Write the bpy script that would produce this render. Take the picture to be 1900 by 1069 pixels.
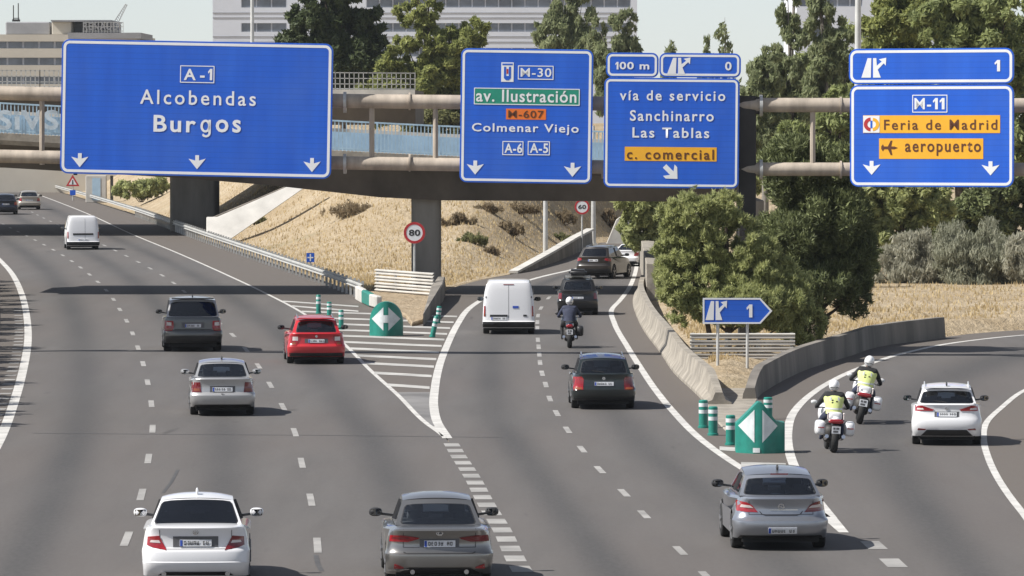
import bpy, bmesh, math, random
import numpy as np
from mathutils import Vector, Matrix
R = math.radians
for o in list(bpy.data.objects): bpy.data.objects.remove(o)
SC = bpy.context.scene
COL = SC.collection
# ---------------------------------------------------------------- camera (long lens on a footbridge over the motorway)
F, CX, CY, CAMH, HZ = 10000.0, 950.0, 534.5, 7.9, 205.0
TH = math.atan((CY - HZ) / F); CT, ST = math.cos(TH), math.sin(TH)
cam = bpy.data.cameras.new('camera'); camo = bpy.data.objects.new('camera', cam); COL.objects.link(camo)
cam.sensor_width = 36.0; cam.lens = 36.0 * F / 1900.0; cam.clip_start = 1.0; cam.clip_end = 6000.0
camo.location = (0, 0, CAMH); camo.rotation_euler = (R(90) - TH, 0, 0)
SC.camera = camo
# ---------------------------------------------------------------- sky, sun, exposure
EL, PHI = R(47), R(13)
SUN = Vector((-math.cos(EL) * math.cos(PHI), -math.cos(EL) * math.sin(PHI), math.sin(EL)))
W = bpy.data.worlds.new("World"); SC.world = W; W.use_nodes = True
wn = W.node_tree.nodes; bg = wn['Background']
sky = wn.new('ShaderNodeTexSky'); sky.sky_type = 'NISHITA'; sky.sun_disc = False
sky.sun_elevation = EL; sky.sun_rotation = math.atan2(SUN.x, SUN.y)
sky.air_density = 0.75; sky.dust_density = 0.4; sky.ozone_density = 2.6; sky.altitude = 650
hs = wn.new('ShaderNodeHueSaturation'); hs.inputs['Saturation'].default_value = .48     # dusty summer air
W.node_tree.links.new(sky.outputs[0], hs.inputs['Color']); W.node_tree.links.new(hs.outputs[0], bg.inputs[0]); bg.inputs[1].default_value = 0.092
sl = bpy.data.lights.new('sun', 'SUN'); sl.energy = 5.0; sl.angle = R(0.5); sl.color = (1.0, 0.965, 0.915)
slo = bpy.data.objects.new('sun', sl); COL.objects.link(slo)
slo.rotation_euler = SUN.to_track_quat('Z', 'Y').to_euler(); slo.location = (-60, 0, 80)
SC.view_settings.view_transform = 'Standard'; SC.view_settings.look = 'None'
SC.view_settings.gamma = 1.0; SC.view_settings.exposure = 0.52; SC.view_settings.use_curve_mapping = False
# ---------------------------------------------------------------- where things stand
def ray(px, py):
    u = (px - CX) / F; v = (CY - py) / F
    return Vector((u, CT + v * ST, -ST + v * CT))
def G(px, py, z=0.0):
    d = ray(px, py); t = (z - CAMH) / d.z
    return Vector((d.x * t, d.y * t, z))
def P(px, py, Y):
    d = ray(px, py); t = Y / d.y
    return Vector((d.x * t, Y, CAMH + d.z * t))
def S(Y): return F / Y                        # size in the photo of one metre at distance Y
# ---------------------------------------------------------------- mesh helpers
class MB:
    def __init__(s): s.v = []; s.f = []; s.m = []
    def add(s, vs, fs, mi=0):
        o = len(s.v); s.v += [tuple(p) for p in vs]
        s.f += [tuple(i + o for i in f) for f in fs]; s.m += [mi] * len(fs); return s
    def box(s, x0, x1, y0, y1, z0, z1, mi=0):
        return s.add([(x0,y0,z0),(x1,y0,z0),(x1,y1,z0),(x0,y1,z0),(x0,y0,z1),(x1,y0,z1),(x1,y1,z1),(x0,y1,z1)],
            [(3,2,1,0),(4,5,6,7),(0,1,5,4),(1,2,6,5),(2,3,7,6),(3,0,4,7)], mi)
    def bar(s, a, b, w, h, mi=0, up=(0,0,1)):
        a = Vector(a); b = Vector(b); d = (b - a).normalized(); u = Vector(up)
        if abs(d.dot(u)) > .98: u = Vector((0, 1, 0))
        x = d.cross(u).normalized() * (w / 2); z = x.cross(d).normalized() * (h / 2)
        vs = [a-x-z, a+x-z, a+x+z, a-x+z, b-x-z, b+x-z, b+x+z, b-x+z]
        return s.add(vs, [(0,1,2,3),(7,6,5,4),(0,4,5,1),(1,5,6,2),(2,6,7,3),(3,7,4,0)], mi)
    def tube(s, pts, rad, seg=10, mi=0, cap=True):
        pts = [Vector(p) for p in pts]; n = len(pts)
        rad = rad if isinstance(rad, (list, tuple)) else [rad] * n
        vs, fs = [], []; prev = None
        for i, p in enumerate(pts):
            d = (pts[min(i+1, n-1)] - pts[max(i-1, 0)]).normalized()
            if prev is None:
                u = Vector((0,0,1)) if abs(d.z) < .9 else Vector((0,1,0))
                x = d.cross(u).normalized()
            else:
                x = (prev - d * prev.dot(d)).normalized()
            prev = x; y = d.cross(x)
            for k in range(seg):
                a = 2 * math.pi * k / seg
                vs.append(p + (x * math.cos(a) + y * math.sin(a)) * rad[i])
        for i in range(n - 1):
            for k in range(seg):
                k2 = (k + 1) % seg
                fs.append((i*seg+k, i*seg+k2, (i+1)*seg+k2, (i+1)*seg+k))
        if cap:
            fs.append(tuple(range(seg-1, -1, -1))); fs.append(tuple((n-1)*seg + k for k in range(seg)))
        return s.add(vs, fs, mi)
    def ell(s, c, r, seg=14, rings=9, mi=0, p=1.0):
        vs, fs = [], []
        sg = lambda t: math.copysign(abs(t) ** p, t)
        for i in range(rings + 1):
            a = math.pi * i / rings
            for k in range(seg):
                b = 2 * math.pi * k / seg
                vs.append((c[0] + r[0]*sg(math.sin(a))*sg(math.cos(b)), c[1] + r[1]*sg(math.sin(a))*sg(math.sin(b)), c[2] + r[2]*sg(math.cos(a))))
        for i in range(rings):
            for k in range(seg):
                k2 = (k + 1) % seg
                fs.append((i*seg+k, (i+1)*seg+k, (i+1)*seg+k2, i*seg+k2))
        return s.add(vs, fs, mi)
    def lathe(s, prof, c, axis='x', seg=24, mi=0):
        vs, fs = [], []; n = len(prof)
        for (t, r) in prof:
            for k in range(seg):
                a = 2 * math.pi * k / seg; q, w = r * math.cos(a), r * math.sin(a)
                v = {'x': (t, q, w), 'y': (q, t, w), 'z': (q, w, t)}[axis]
                vs.append((c[0]+v[0], c[1]+v[1], c[2]+v[2]))
        for i in range(n - 1):
            for k in range(seg):
                k2 = (k + 1) % seg
                fs.append((i*seg+k, i*seg+k2, (i+1)*seg+k2, (i+1)*seg+k))
        fs.append(tuple(range(seg-1, -1, -1))); fs.append(tuple((n-1)*seg + k for k in range(seg)))
        return s.add(vs, fs, mi)
    def prism(s, poly, y0, y1, mi=0):           # polygon in (x, z) with thickness along y
        n = len(poly)
        vs = [(x, y0, z) for x, z in poly] + [(x, y1, z) for x, z in poly]
        fs = [tuple(range(n)), tuple(range(2*n-1, n-1, -1))] + [(i, n+i, n+(i+1) % n, (i+1) % n) for i in range(n)]
        return s.add(vs, fs, mi)
    def ring(s, A, B, y0, y1, mi=0):            # band between two equal loops in (x, z), thickness along y
        n = len(A)
        vs = [(x,y0,z) for x,z in A] + [(x,y0,z) for x,z in B] + [(x,y1,z) for x,z in A] + [(x,y1,z) for x,z in B]
        fs = []
        for i in range(n):
            j = (i + 1) % n
            fs += [(i, j, n+j, n+i), (2*n+i, 3*n+i, 3*n+j, 2*n+j), (i, 2*n+i, 2*n+j, j), (n+i, n+j, 3*n+j, 3*n+i)]
        return s.add(vs, fs, mi)
    def grid(s, rows, mi=0):
        n = len(rows[0]); vs = [p for r in rows for p in r]
        fs = [(i*n+k, i*n+k+1, (i+1)*n+k+1, (i+1)*n+k) for i in range(len(rows)-1) for k in range(n-1)]
        return s.add(vs, fs, mi)
    def xf(s, M, start=0):
        for i in range(start, len(s.v)): s.v[i] = tuple(M @ Vector(s.v[i]))
        return s
    def build(s, name, mats, parent=None, smooth=None, bevel=0, bseg=1, fix=True, merge=0):
        me = bpy.data.meshes.new(name); me.from_pydata(s.v, [], s.f)
        if not isinstance(mats, (list, tuple)): mats = [mats]
        for m in mats: me.materials.append(m)
        me.polygons.foreach_set('material_index', s.m)
        if fix or bevel or merge:
            bm = bmesh.new(); bm.from_mesh(me)
            if merge: bmesh.ops.remove_doubles(bm, verts=bm.verts, dist=merge)
            if fix: bmesh.ops.recalc_face_normals(bm, faces=bm.faces)
            if bevel:
                es = [e for e in bm.edges if len(e.link_faces) == 2 and e.calc_face_angle(0) > R(35)]
                bmesh.ops.bevel(bm, geom=es, offset=bevel, segments=bseg, affect='EDGES', clamp_overlap=True)
            bm.to_mesh(me); bm.free()
        if smooth is not None:
            me.polygons.foreach_set('use_smooth', [True] * len(me.polygons))
            me.set_sharp_from_angle(angle=R(smooth))
        me.update()
        o = bpy.data.objects.new(name, me); COL.objects.link(o)
        if parent is not None: o.parent = parent
        return o
def tag(o, label=None, cat=None, group=None, kind=None):
    if label: o['label'] = label
    if cat: o['category'] = cat
    if group: o['group'] = group
    if kind: o['kind'] = kind
    return o
def thing(name, label, cat, loc=(0,0,0), rz=0, group=None):
    o = bpy.data.objects.new(name, None); COL.objects.link(o); o.empty_display_size = .3
    o.location = loc; o.rotation_euler = (0, 0, rz)
    return tag(o, label, cat, group)
def copy_thing(root, loc, rz=None, label=None):
    def cp(o, par):
        c = o.copy(); COL.objects.link(c)
        if par is not None: c.parent = par
        for ch in o.children: cp(ch, c)
        return c
    r = cp(root, None); r.location = loc
    if rz is not None: r.rotation_euler = (0, 0, rz)
    if label: r['label'] = label
    return r
# ---------------------------------------------------------------- materials
def nt(name):
    m = bpy.data.materials.new(name); m.use_nodes = True
    return m, m.node_tree.nodes, m.node_tree.links, m.node_tree.nodes['Principled BSDF']
def mixc(N, L, fac, a, b, mode='MIX'):
    n = N.new('ShaderNodeMix'); n.data_type = 'RGBA'; n.blend_type = mode
    for sck, val in ((n.inputs[0], fac), (n.inputs[6], a), (n.inputs[7], b)):
        if hasattr(val, 'is_output'): L.new(val, sck)
        elif isinstance(val, (int, float)): sck.default_value = val
        else: sck.default_value = (*val[:3], 1)
    return n.outputs[2]
def noise(N, L, scale, detail=4, rough=.55, vec=None, stretch=None):
    n = N.new('ShaderNodeTexNoise'); n.inputs['Scale'].default_value = scale
    n.inputs['Detail'].default_value = detail; n.inputs['Roughness'].default_value = rough
    if vec is None: vec = N.new('ShaderNodeTexCoord').outputs['Object']
    if stretch:
        mp = N.new('ShaderNodeMapping'); mp.inputs['Scale'].default_value = stretch
        L.new(vec, mp.inputs[0]); vec = mp.outputs[0]
    L.new(vec, n.inputs['Vector']); return n.outputs['Fac']
def ramp(N, L, fac, stops):
    r = N.new('ShaderNodeValToRGB'); e = r.color_ramp.elements
    while len(e) < len(stops): e.new(.5)
    for i, (p, c) in enumerate(stops):
        e[i].position = p; e[i].color = (*(c if isinstance(c, (tuple, list)) else (c, c, c)), 1)
    L.new(fac, r.inputs[0]); return r.outputs[0]
def mat(name, col, rough=.6, metal=0.0, var=.18, scale=3.0, bump=0.0, coat=0.0, col2=None, stretch=None, spec=.5, bscale=None):
    m, N, L, b = nt(name)
    f = noise(N, L, scale, 5, .6, stretch=stretch)
    c2 = col2 or tuple(c * (1 - var) for c in col)
    c1 = tuple(min(1, c * (1 + var * .6)) for c in col)
    L.new(mixc(N, L, ramp(N, L, f, [(.32, 0.0), (.68, 1.0)]), c2, c1), b.inputs['Base Color'])
    b.inputs['Roughness'].default_value = rough; b.inputs['Metallic'].default_value = metal
    b.inputs['Coat Weight'].default_value = coat; b.inputs['Coat Roughness'].default_value = .06
    b.inputs['Specular IOR Level'].default_value = spec
    if bump:
        f2 = noise(N, L, bscale or scale * 4, 4)
        bp = N.new('ShaderNodeBump'); bp.inputs['Strength'].default_value = bump; bp.inputs['Distance'].default_value = .05
        L.new(f2, bp.inputs['Height']); L.new(bp.outputs[0], b.inputs['Normal'])
    return m
def leafmat(name, dark, light, trans=.5):
    m, N, L, b = nt(name)
    g = N.new('ShaderNodeNewGeometry')
    f = noise(N, L, .9, 3)
    mx = N.new('ShaderNodeMath'); mx.operation = 'MULTIPLY_ADD'; mx.inputs[1].default_value = .7; mx.inputs[2].default_value = -.12
    L.new(g.outputs['Random Per Island'], mx.inputs[0])
    ad = N.new('ShaderNodeMath'); ad.operation = 'MULTIPLY_ADD'; ad.inputs[1].default_value = .7
    L.new(f, ad.inputs[0]); L.new(mx.outputs[0], ad.inputs[2])
    c = mixc(N, L, ad.outputs[0], dark, light)
    L.new(c, b.inputs['Base Color']); b.inputs['Roughness'].default_value = .6; b.inputs['Specular IOR Level'].default_value = .25
    t = N.new('ShaderNodeBsdfTranslucent'); L.new(c, t.inputs[0])
    mxs = N.new('ShaderNodeMixShader'); mxs.inputs[0].default_value = trans
    L.new(b.outputs[0], mxs.inputs[1]); L.new(t.outputs[0], mxs.inputs[2])
    L.new(mxs.outputs[0], N['Material Output'].inputs[0]); return m
def glassmat(name, tint=(.10,.12,.13), opac=.55):
    m, N, L, b = nt(name)
    tr = N.new('ShaderNodeBsdfTransparent'); f = noise(N, L, 2.0, 2)
    L.new(mixc(N, L, f, tuple(t * .85 for t in tint), tuple(min(1, t * 1.15) for t in tint)), tr.inputs[0])
    gl = N.new('ShaderNodeBsdfGlossy'); gl.inputs['Roughness'].default_value = .03; gl.inputs[0].default_value = (.9,.93,.97,1)
    fr = N.new('ShaderNodeFresnel'); fr.inputs[0].default_value = 1.85
    ms = N.new('ShaderNodeMixShader'); L.new(fr.outputs[0], ms.inputs[0]); L.new(tr.outputs[0], ms.inputs[1]); L.new(gl.outputs[0], ms.inputs[2])
    L.new(ms.outputs[0], N['Material Output'].inputs[0]); return m
def paint(name, col, metal=0.0, rough=.38, dirt=.12):
    m, N, L, b = nt(name)
    tc = N.new('ShaderNodeTexCoord'); sp = N.new('ShaderNodeSeparateXYZ'); L.new(tc.outputs['Object'], sp.inputs[0])
    mr = N.new('ShaderNodeMapRange'); mr.inputs[1].default_value = .75; mr.inputs[2].default_value = .2; mr.inputs[3].default_value = 0; mr.inputs[4].default_value = 1
    L.new(sp.outputs[2], mr.inputs[0])
    f = noise(N, L, 5, 5)
    ml = N.new('ShaderNodeMath'); ml.operation = 'MULTIPLY'; L.new(mr.outputs[0], ml.inputs[0]); L.new(f, ml.inputs[1])
    m2 = N.new('ShaderNodeMath'); m2.operation = 'MULTIPLY_ADD'; m2.inputs[1].default_value = dirt * 4; m2.inputs[2].default_value = dirt * .25; L.new(ml.outputs[0], m2.inputs[0])
    L.new(mixc(N, L, m2.outputs[0], col, (.22,.19,.16)), b.inputs['Base Color'])
    b.inputs['Metallic'].default_value = metal; b.inputs['Roughness'].default_value = rough
    b.inputs['Coat Weight'].default_value = .8; b.inputs['Coat Roughness'].default_value = .05
    return m
M = {}
M['white_road'] = mat('road_paint', (.52,.505,.475), .7, var=.25, scale=1.3)
M['white_road_worn'] = mat('road_paint_worn', (.30,.29,.275), .75, var=.3, scale=.8)
M['concrete'] = mat('concrete', (.29,.26,.215), .85, var=.4, scale=1.2, bump=.3)
M['concrete_dark'] = mat('concrete_stained_shaded', (.19,.172,.148), .9, var=.5, scale=.5, bump=.3, stretch=(1,1,.25))  # streaky stains; base also darkened to carry the shade of sunless faces
M['concrete_pale'] = mat('concrete_pale', (.52,.50,.46), .85, var=.2, scale=.6, bump=.2)
M['pillar'] = mat('pillar_concrete', (.25,.235,.21), .9, var=.35, scale=.6, bump=.2, stretch=(1,1,.2))
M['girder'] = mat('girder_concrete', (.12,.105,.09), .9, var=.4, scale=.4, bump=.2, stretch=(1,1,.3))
M['galv'] = mat('galvanised_steel', (.50,.50,.48), .5, .35, var=.25, scale=2.5)
M['rust_pipe'] = mat('weathered_pipe', (.40,.34,.275), .65, .0, var=.3, scale=.8, bump=.15, stretch=(3,1,1))
M['pole'] = mat('painted_pole', (.55,.55,.53), .5, .2, var=.15, scale=1.5)
M['dark_steel'] = mat('dark_steel', (.035,.032,.03), .6, .2, var=.3, scale=1.5)
M['sign_blue'] = mat('sign_blue', (.018,.10,.44), .42, var=.16, scale=.9, spec=.4, stretch=(1.6,1,.25))
def signblue():                                # reflective sheeting on aluminium slats
    m, N, L, b = nt('sign_blue'); tc = N.new('ShaderNodeTexCoord').outputs['Object']
    f = noise(N, L, .9, 5, .6, tc, (1.6, 1, .2)); g = noise(N, L, .5, 3, .5, tc)
    sp = N.new('ShaderNodeSeparateXYZ'); L.new(tc, sp.inputs[0])
    a = N.new('ShaderNodeMath'); a.operation = 'MULTIPLY'; a.inputs[1].default_value = 1/.175; L.new(sp.outputs[2], a.inputs[0])
    q = N.new('ShaderNodeMath'); q.operation = 'FRACT'; L.new(a.outputs[0], q.inputs[0])
    k = N.new('ShaderNodeMath'); k.operation = 'LESS_THAN'; k.inputs[1].default_value = .12; L.new(q.outputs[0], k.inputs[0])
    c = mixc(N, L, ramp(N, L, f, [(.3, 0.0), (.7, 1.0)]), (.010,.088,.50), (.015,.115,.60))
    c = mixc(N, L, ramp(N, L, g, [(.45, 0.0), (.75, .35)]), c, (.06,.15,.50))
    kk = N.new('ShaderNodeMath'); kk.operation = 'MULTIPLY'; kk.inputs[1].default_value = .28; L.new(k.outputs[0], kk.inputs[0])
    c = mixc(N, L, kk.outputs[0], c, (.008,.05,.28))
    L.new(c, b.inputs['Base Color']); b.inputs['Roughness'].default_value = .4; b.inputs['Specular IOR Level'].default_value = .4; return m
M['sign_blue'] = signblue()
M['sign_white'] = mat('sign_white', (.74,.75,.76), .5, var=.06, scale=1.0)
M['sign_green'] = mat('sign_green', (.01,.24,.16), .5, var=.1)
M['sign_orange'] = mat('sign_orange', (.80,.40,.02), .5, var=.06)
M['sign_red_orange'] = mat('sign_red_orange', (.72,.16,.015), .5, var=.06)
M['sign_black'] = mat('sign_black', (.02,.018,.018), .6)
M['sign_brown'] = mat('sign_brown', (.10,.03,.008), .6)
M['sign_red'] = mat('sign_red', (.45,.025,.03), .5)
M['sign_back'] = mat('sign_back_aluminium', (.35,.36,.36), .5, .4)
M['green_plastic'] = mat('green_plastic', (.012,.20,.155), .45, var=.2, scale=4)
M['bollard_white'] = mat('reflective_white', (.62,.66,.66), .5)
M['railing_blue'] = mat('pale_blue_railing', (.40,.55,.66), .5, .1, var=.2)
M['rail_panel'] = mat('pale_blue_mesh_infill', (.40,.55,.68), .6, var=.25, scale=.6)
M['tyre'] = mat('tyre_rubber', (.018,.018,.018), .85)
M['rim'] = mat('alloy_rim', (.42,.42,.43), .35, .8)
M['blackp'] = mat('black_plastic', (.022,.022,.024), .5)
M['interior'] = mat('car_interior', (.10,.10,.105), .8)
M['underbody'] = mat('underbody', (.010,.010,.010), .9)
M['lamp_red'] = mat('red_lamp', (.30,.010,.016), .2, coat=.8, var=.25, scale=14)
M['lamp_dark'] = mat('dark_red_lamp', (.16,.01,.014), .2, coat=.8, var=.3, scale=14)
M['lamp_clear'] = mat('clear_lamp', (.62,.55,.52), .2, coat=.8)
M['lamp_amber'] = mat('amber_lamp', (.24,.06,.02), .25, coat=.6)
M['plate'] = mat('plate_white', (.70,.71,.73), .5, var=.08)
M['plate_blue'] = mat('plate_blue', (.03,.08,.42), .5)
M['mirror'] = mat('mirror_glass', (.16,.17,.18), .08, 1.0)
M['chrome'] = mat('chrome', (.7,.7,.72), .15, 1.0)
M['glass'] = glassmat('tinted_glass', (.72,.77,.80))
M['glass_dark'] = glassmat('dark_tinted_glass', (.035,.04,.05))
M['glass_clear'] = glassmat('clear_glass', (.80,.84,.85))
M['helmet'] = mat('white_helmet', (.75,.75,.75), .25, coat=.6)
M['skin'] = mat('skin', (.50,.30,.21), .55)
M['hivis'] = mat('high_visibility_yellow', (.66,.72,.27), .75, var=.12, scale=8)
M['silver_tape'] = mat('reflective_tape', (.6,.62,.62), .4)
M['navy_cloth'] = mat('navy_cloth', (.035,.042,.075), .85, var=.3, scale=8)
M['black_cloth'] = mat('black_cloth', (.018,.018,.02), .85, var=.3, scale=8)
M['bark'] = mat('bark', (.10,.075,.055), .9, var=.4, scale=4, bump=.6)
M['bark_pale'] = mat('pale_bark', (.22,.20,.17), .9, var=.3, scale=4)
M['cream_wall'] = mat('cream_facade', (.50,.46,.39), .8, var=.1, scale=.2)
M['grey_wall'] = mat('pale_grey_facade', (.60,.625,.68), .7, var=.07, scale=.12)
M['facade_glass'] = mat('facade_glass', (.15,.17,.205), .15, var=.5, scale=.25)
M['lead_grey'] = mat('roof_cladding', (.27,.27,.28), .7, var=.2, scale=.5)
# ================================================================ ground, roads
def hermite(pts):
    pts = sorted(pts); xs = np.array([p[0] for p in pts]); ys = np.array([p[1] for p in pts])
    d = np.diff(ys) / np.diff(xs); m = np.zeros(len(xs)); m[0], m[-1] = d[0], d[-1]
    for i in range(1, len(xs) - 1):
        h0, h1 = xs[i]-xs[i-1], xs[i+1]-xs[i]
        m[i] = (d[i-1]*h1 + d[i]*h0) / (h0 + h1)
    def f(x):
        if x <= xs[0]: return ys[0] + m[0]*(x-xs[0])
        if x >= xs[-1]: return ys[-1] + m[-1]*(x-xs[-1])
        i = int(np.searchsorted(xs, x) - 1); h = xs[i+1]-xs[i]; t = (x-xs[i])/h
        return float((2*t**3-3*t**2+1)*ys[i] + (t**3-2*t*t+t)*h*m[i] + (-2*t**3+3*t*t)*ys[i+1] + (t**3-t*t)*h*m[i+1])
    return f
def curve(px):                                  # road line: list of (x, y) where the photo shows it -> X as a function of Y
    return hermite([(p.y, p.x) for p in (G(x, y) for x, y in px)])
E3 = curve([(1100,1300),(972,1069),(958,1045),(930,985),(900,935),(875,887),(850,848),(826,812),(790,785),(740,735),(690,690),(640,640),(560,580),(490,543),(420,510),(330,470),(250,437),(170,400),(100,372),(45,352)])
L0n = [(-290,1300),(-150,1069),(-50,900),(0,815),(25,750),(42,690),(52,630),(50,590),(40,545),(20,505),(0,483)]
far = [405, 440, 480, 520, 580]
def withfar(px, off):
    pts = [(p.y, p.x) for p in (G(x, y) for x, y in px)] + [(Y, E3(Y) - off) for Y in far]
    return hermite(pts)
L0 = withfar(L0n, 11.6)
D1 = withfar([(100,1300),(205,1069),(235,1000),(262,920),(275,853),(283,798),(281,750),(274,710),(265,673),(254,640),(243,612),(233,592),(220,571),(208,552),(178,520),(158,503),(142,491)], 7.8)
D2 = withfar([(640,1300),(593,1069),(588,1000),(577,928),(560,860),(548,805),(526,757),(503,717),(480,680),(431,621),(380,577),(319,523),(271,494),(244,480)], 4.0)
GR = curve([(690,566),(633,543),(520,502),(430,470),(342,438),(264,408),(160,374),(67,347),(20,334)])
E3b_ = curve([(828,810),(812,785),(805,755),(807,720),(815,680),(830,640),(850,600),(870,573),(900,553),(960,527),(1000,515),(1075,497),(1112,482),(1135,468),(1150,455)])
YN = G(826, 812).y                              # nose of the gore
def E3b(Y): return E3b_(Y) if Y > YN else E3(Y)
RL = curve([(800,605),(815,570),(826,540),(900,518),(960,507),(1030,486),(1085,463),(1110,452),(1125,445)])
D4 = curve([(1520,1300),(1310,1069),(1262,1022),(1195,955),(1158,915),(1113,872),(1080,834),(1053,798),(1033,767),(1020,740),(1012,712),(1005,690),(1000,650),(997,610),(1000,580),(1020,551),(1062,520),(1110,495),(1140,480),(1160,455)])
YN2 = G(1562, 985).y
E5_ = curve([(1562,985),(1530,958),(1450,910),(1375,868),(1340,845),(1300,815),(1250,765),(1215,722),(1190,685),(1165,645),(1140,600),(1135,575),(1150,558),(1164,540),(1176,515),(1182,490),(1186,455)])
E6_ = curve([(1562,985),(1510,920),(1475,868),(1465,840),(1462,800),(1470,770),(1490,745),(1530,715),(1590,685),(1680,655),(1780,635),(1900,622),(2050,612)])
EJ = curve([(1850,1300),(1650,1069),(1562,985),(1530,955)])
def E5(Y): return E5_(Y) if Y > YN2 else EJ(Y)
def E6(Y): return E6_(Y) if Y > YN2 else EJ(Y)
E7 = curve([(2110,1300),(1975,1069),(1930,1000),(1900,955),(1880,930),(1850,885),(1832,845),(1825,815),(1830,785),(1860,755),(1900,725),(1960,700),(2030,680),(2120,660),(2260,640),(2400,625)])
B2 = curve([(1330,775),(1298,738),(1250,692),(1225,655),(1195,615),(1180,585),(1174,562),(1180,540),(1190,515),(1193,490),(1194,455)])
B3 = curve([(1400,748),(1409,735),(1440,714),(1488,690),(1580,660),(1640,642),(1746,628),(1900,613),(2050,606)])
Yp = lambda y: G(950, y).y
def asphalt(name, base, wear, spot):
    m, N, L, b = nt(name)
    at = N.new('ShaderNodeAttribute'); at.attribute_name = 'lane'
    shn = N.new('ShaderNodeAttribute'); shn.attribute_name = 'shoulder'
    def mth(op, a, b_=None, c_=None):
        n = N.new('ShaderNodeMath'); n.operation = op
        for i, v in enumerate((a, b_, c_)):
            if v is None: continue
            if hasattr(v, 'is_output'): L.new(v, n.inputs[i])
            else: n.inputs[i].default_value = v
        return n.outputs[0]
    fr = mth('FRACT', at.outputs['Fac'])
    def band(c, w):
        d = mth('ABSOLUTE', mth('SUBTRACT', fr, c))
        q = mth('DIVIDE', d, w); return mth('POWER', 2.718, mth('MULTIPLY', mth('MULTIPLY', q, q), -1.0))
    tc = N.new('ShaderNodeTexCoord').outputs['Object']
    big = noise(N, L, .05, 4, .6, tc, (3, .6, 1)); mid = noise(N, L, .5, 5, .65, tc, (2, .18, 1)); fine = noise(N, L, 7, 6, .75, tc, (1.5, .35, 1))
    oil = mth('MULTIPLY', band(.5, .17), mth('MULTIPLY_ADD', big, 1.3, .10))
    oil = mth('MULTIPLY', oil, mth('SUBTRACT', 1.0, shn.outputs['Fac']))
    c = mixc(N, L, ramp(N, L, mid, [(.3, 0.0), (.7, 1.0)]), tuple(x*.82 for x in base), tuple(x*1.10 for x in base))
    c = mixc(N, L, ramp(N, L, big, [(.35, 0.0), (.65, .55)]), c, tuple(a*f for a, f in zip(base, (1.08, .96, .90))))
    c = mixc(N, L, shn.outputs['Fac'], c, tuple(a*f for a, f in zip(base, (1.08, .98, .88))))
    c = mixc(N, L, oil, c, wear)
    f2 = ramp(N, L, fine, [(.3, 0.0), (.72, 1.0)])
    c = mixc(N, L, mth('MULTIPLY', f2, .34), c, spot)
    tar = noise(N, L, .33, 2, .5, tc, (4.5, .45, 1))
    c = mixc(N, L, mth('MULTIPLY', ramp(N, L, tar, [(.72, 0.0), (.78, 1.0)]), .5), c, (.045, .043, .042))
    L.new(c, b.inputs['Base Color']); b.inputs['Roughness'].default_value = .82; b.inputs['Specular IOR Level'].default_value = .3
    return m
M['asphalt'] = asphalt('asphalt', (.102,.096,.091), (.046,.045,.045), (.140,.133,.127))
def Yrows(a, b, st=2.5):
    n = max(2, int(math.ceil((b - a) / st)) + 1); return [a + (b - a) * i / (n - 1) for i in range(n)]
class Road:
    def __init__(s): s.v=[]; s.f=[]; s.lane=[]; s.sh=[]
    def strip(s, Ys, fa, fb, la, lb, sh=0.0, z=0.0, n=4, za=None):
        o = len(s.v)
        for Y in Ys:
            a, b = fa(Y), fb(Y)
            for k in range(n + 1):
                t = k / n; s.v.append((a + (b-a)*t, Y, z)); s.lane.append(la + (lb-la)*t); s.sh.append(sh)
        for i in range(len(Ys) - 1):
            for k in range(n):
                s.f.append((o+i*(n+1)+k, o+i*(n+1)+k+1, o+(i+1)*(n+1)+k+1, o+(i+1)*(n+1)+k))
    def build(s, name):
        me = bpy.data.meshes.new(name); me.from_pydata(s.v, [], s.f); me.materials.append(M['asphalt'])
        for nm, d in (('lane', s.lane), ('shoulder', s.sh)):
            a = me.attributes.new(nm, 'FLOAT', 'POINT'); a.data.foreach_set('value', d)
        o = bpy.data.objects.new(name, me); COL.objects.link(o); return tag(o, kind='structure')
NEAR = 56.0
# ---- main carriageway
rd = Road(); Ys = Yrows(NEAR, 600)
rd.strip(Ys, lambda Y: L0(Y) - 1.7, L0, 0, 0, 1.0, n=2)
rd.strip(Ys, L0, D1, 0, .9999); rd.strip(Ys, D1, D2, 1, 1.9999); rd.strip(Ys, D2, E3, 2, 2.9999)
YG = Yp(560)
rd.strip(Yrows(YG, 600), E3, lambda Y: GR(Y) + .6, 0, 0, 1.0, n=2)
rd.strip(Yrows(YN, YG), E3, E3b, 0, 0, 1.0, n=3)
rd.build('motorway')
# ---- middle slip road
rs = Road(); YE = Yp(450)
Ys = Yrows(NEAR, YE)
rs.strip(Ys, E3b, D4, 3, 3.9999); rs.strip(Ys, D4, E5, 4, 4.9999)
rs.strip(Yrows(YG, YE), RL, E3b, 0, 0, 1.0, n=2)
rs.strip(Yrows(Yp(745), YE), E5, lambda Y: B2(Y) + .3, 0, 0, 1.0, n=2)
rs.strip(Yrows(YN2, Yp(745)), E5, E6, 0, 0, 1.0, n=3)
rs.build('slip_road')
# ---- right slip road
rr = Road(); YR = Yp(604)
rr.strip(Yrows(NEAR, YR), E6, E7, 5, 5.9999, n=6)
rr.strip(Yrows(NEAR, YR), E7, lambda Y: E7(Y) + 6.0, 0, 0, 1.0, n=3)
rr.strip(Yrows(Yp(745), YR), lambda Y: B3(Y) - .3, E6, 0, 0, 1.0, n=2)
rr.build('exit_road')
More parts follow.
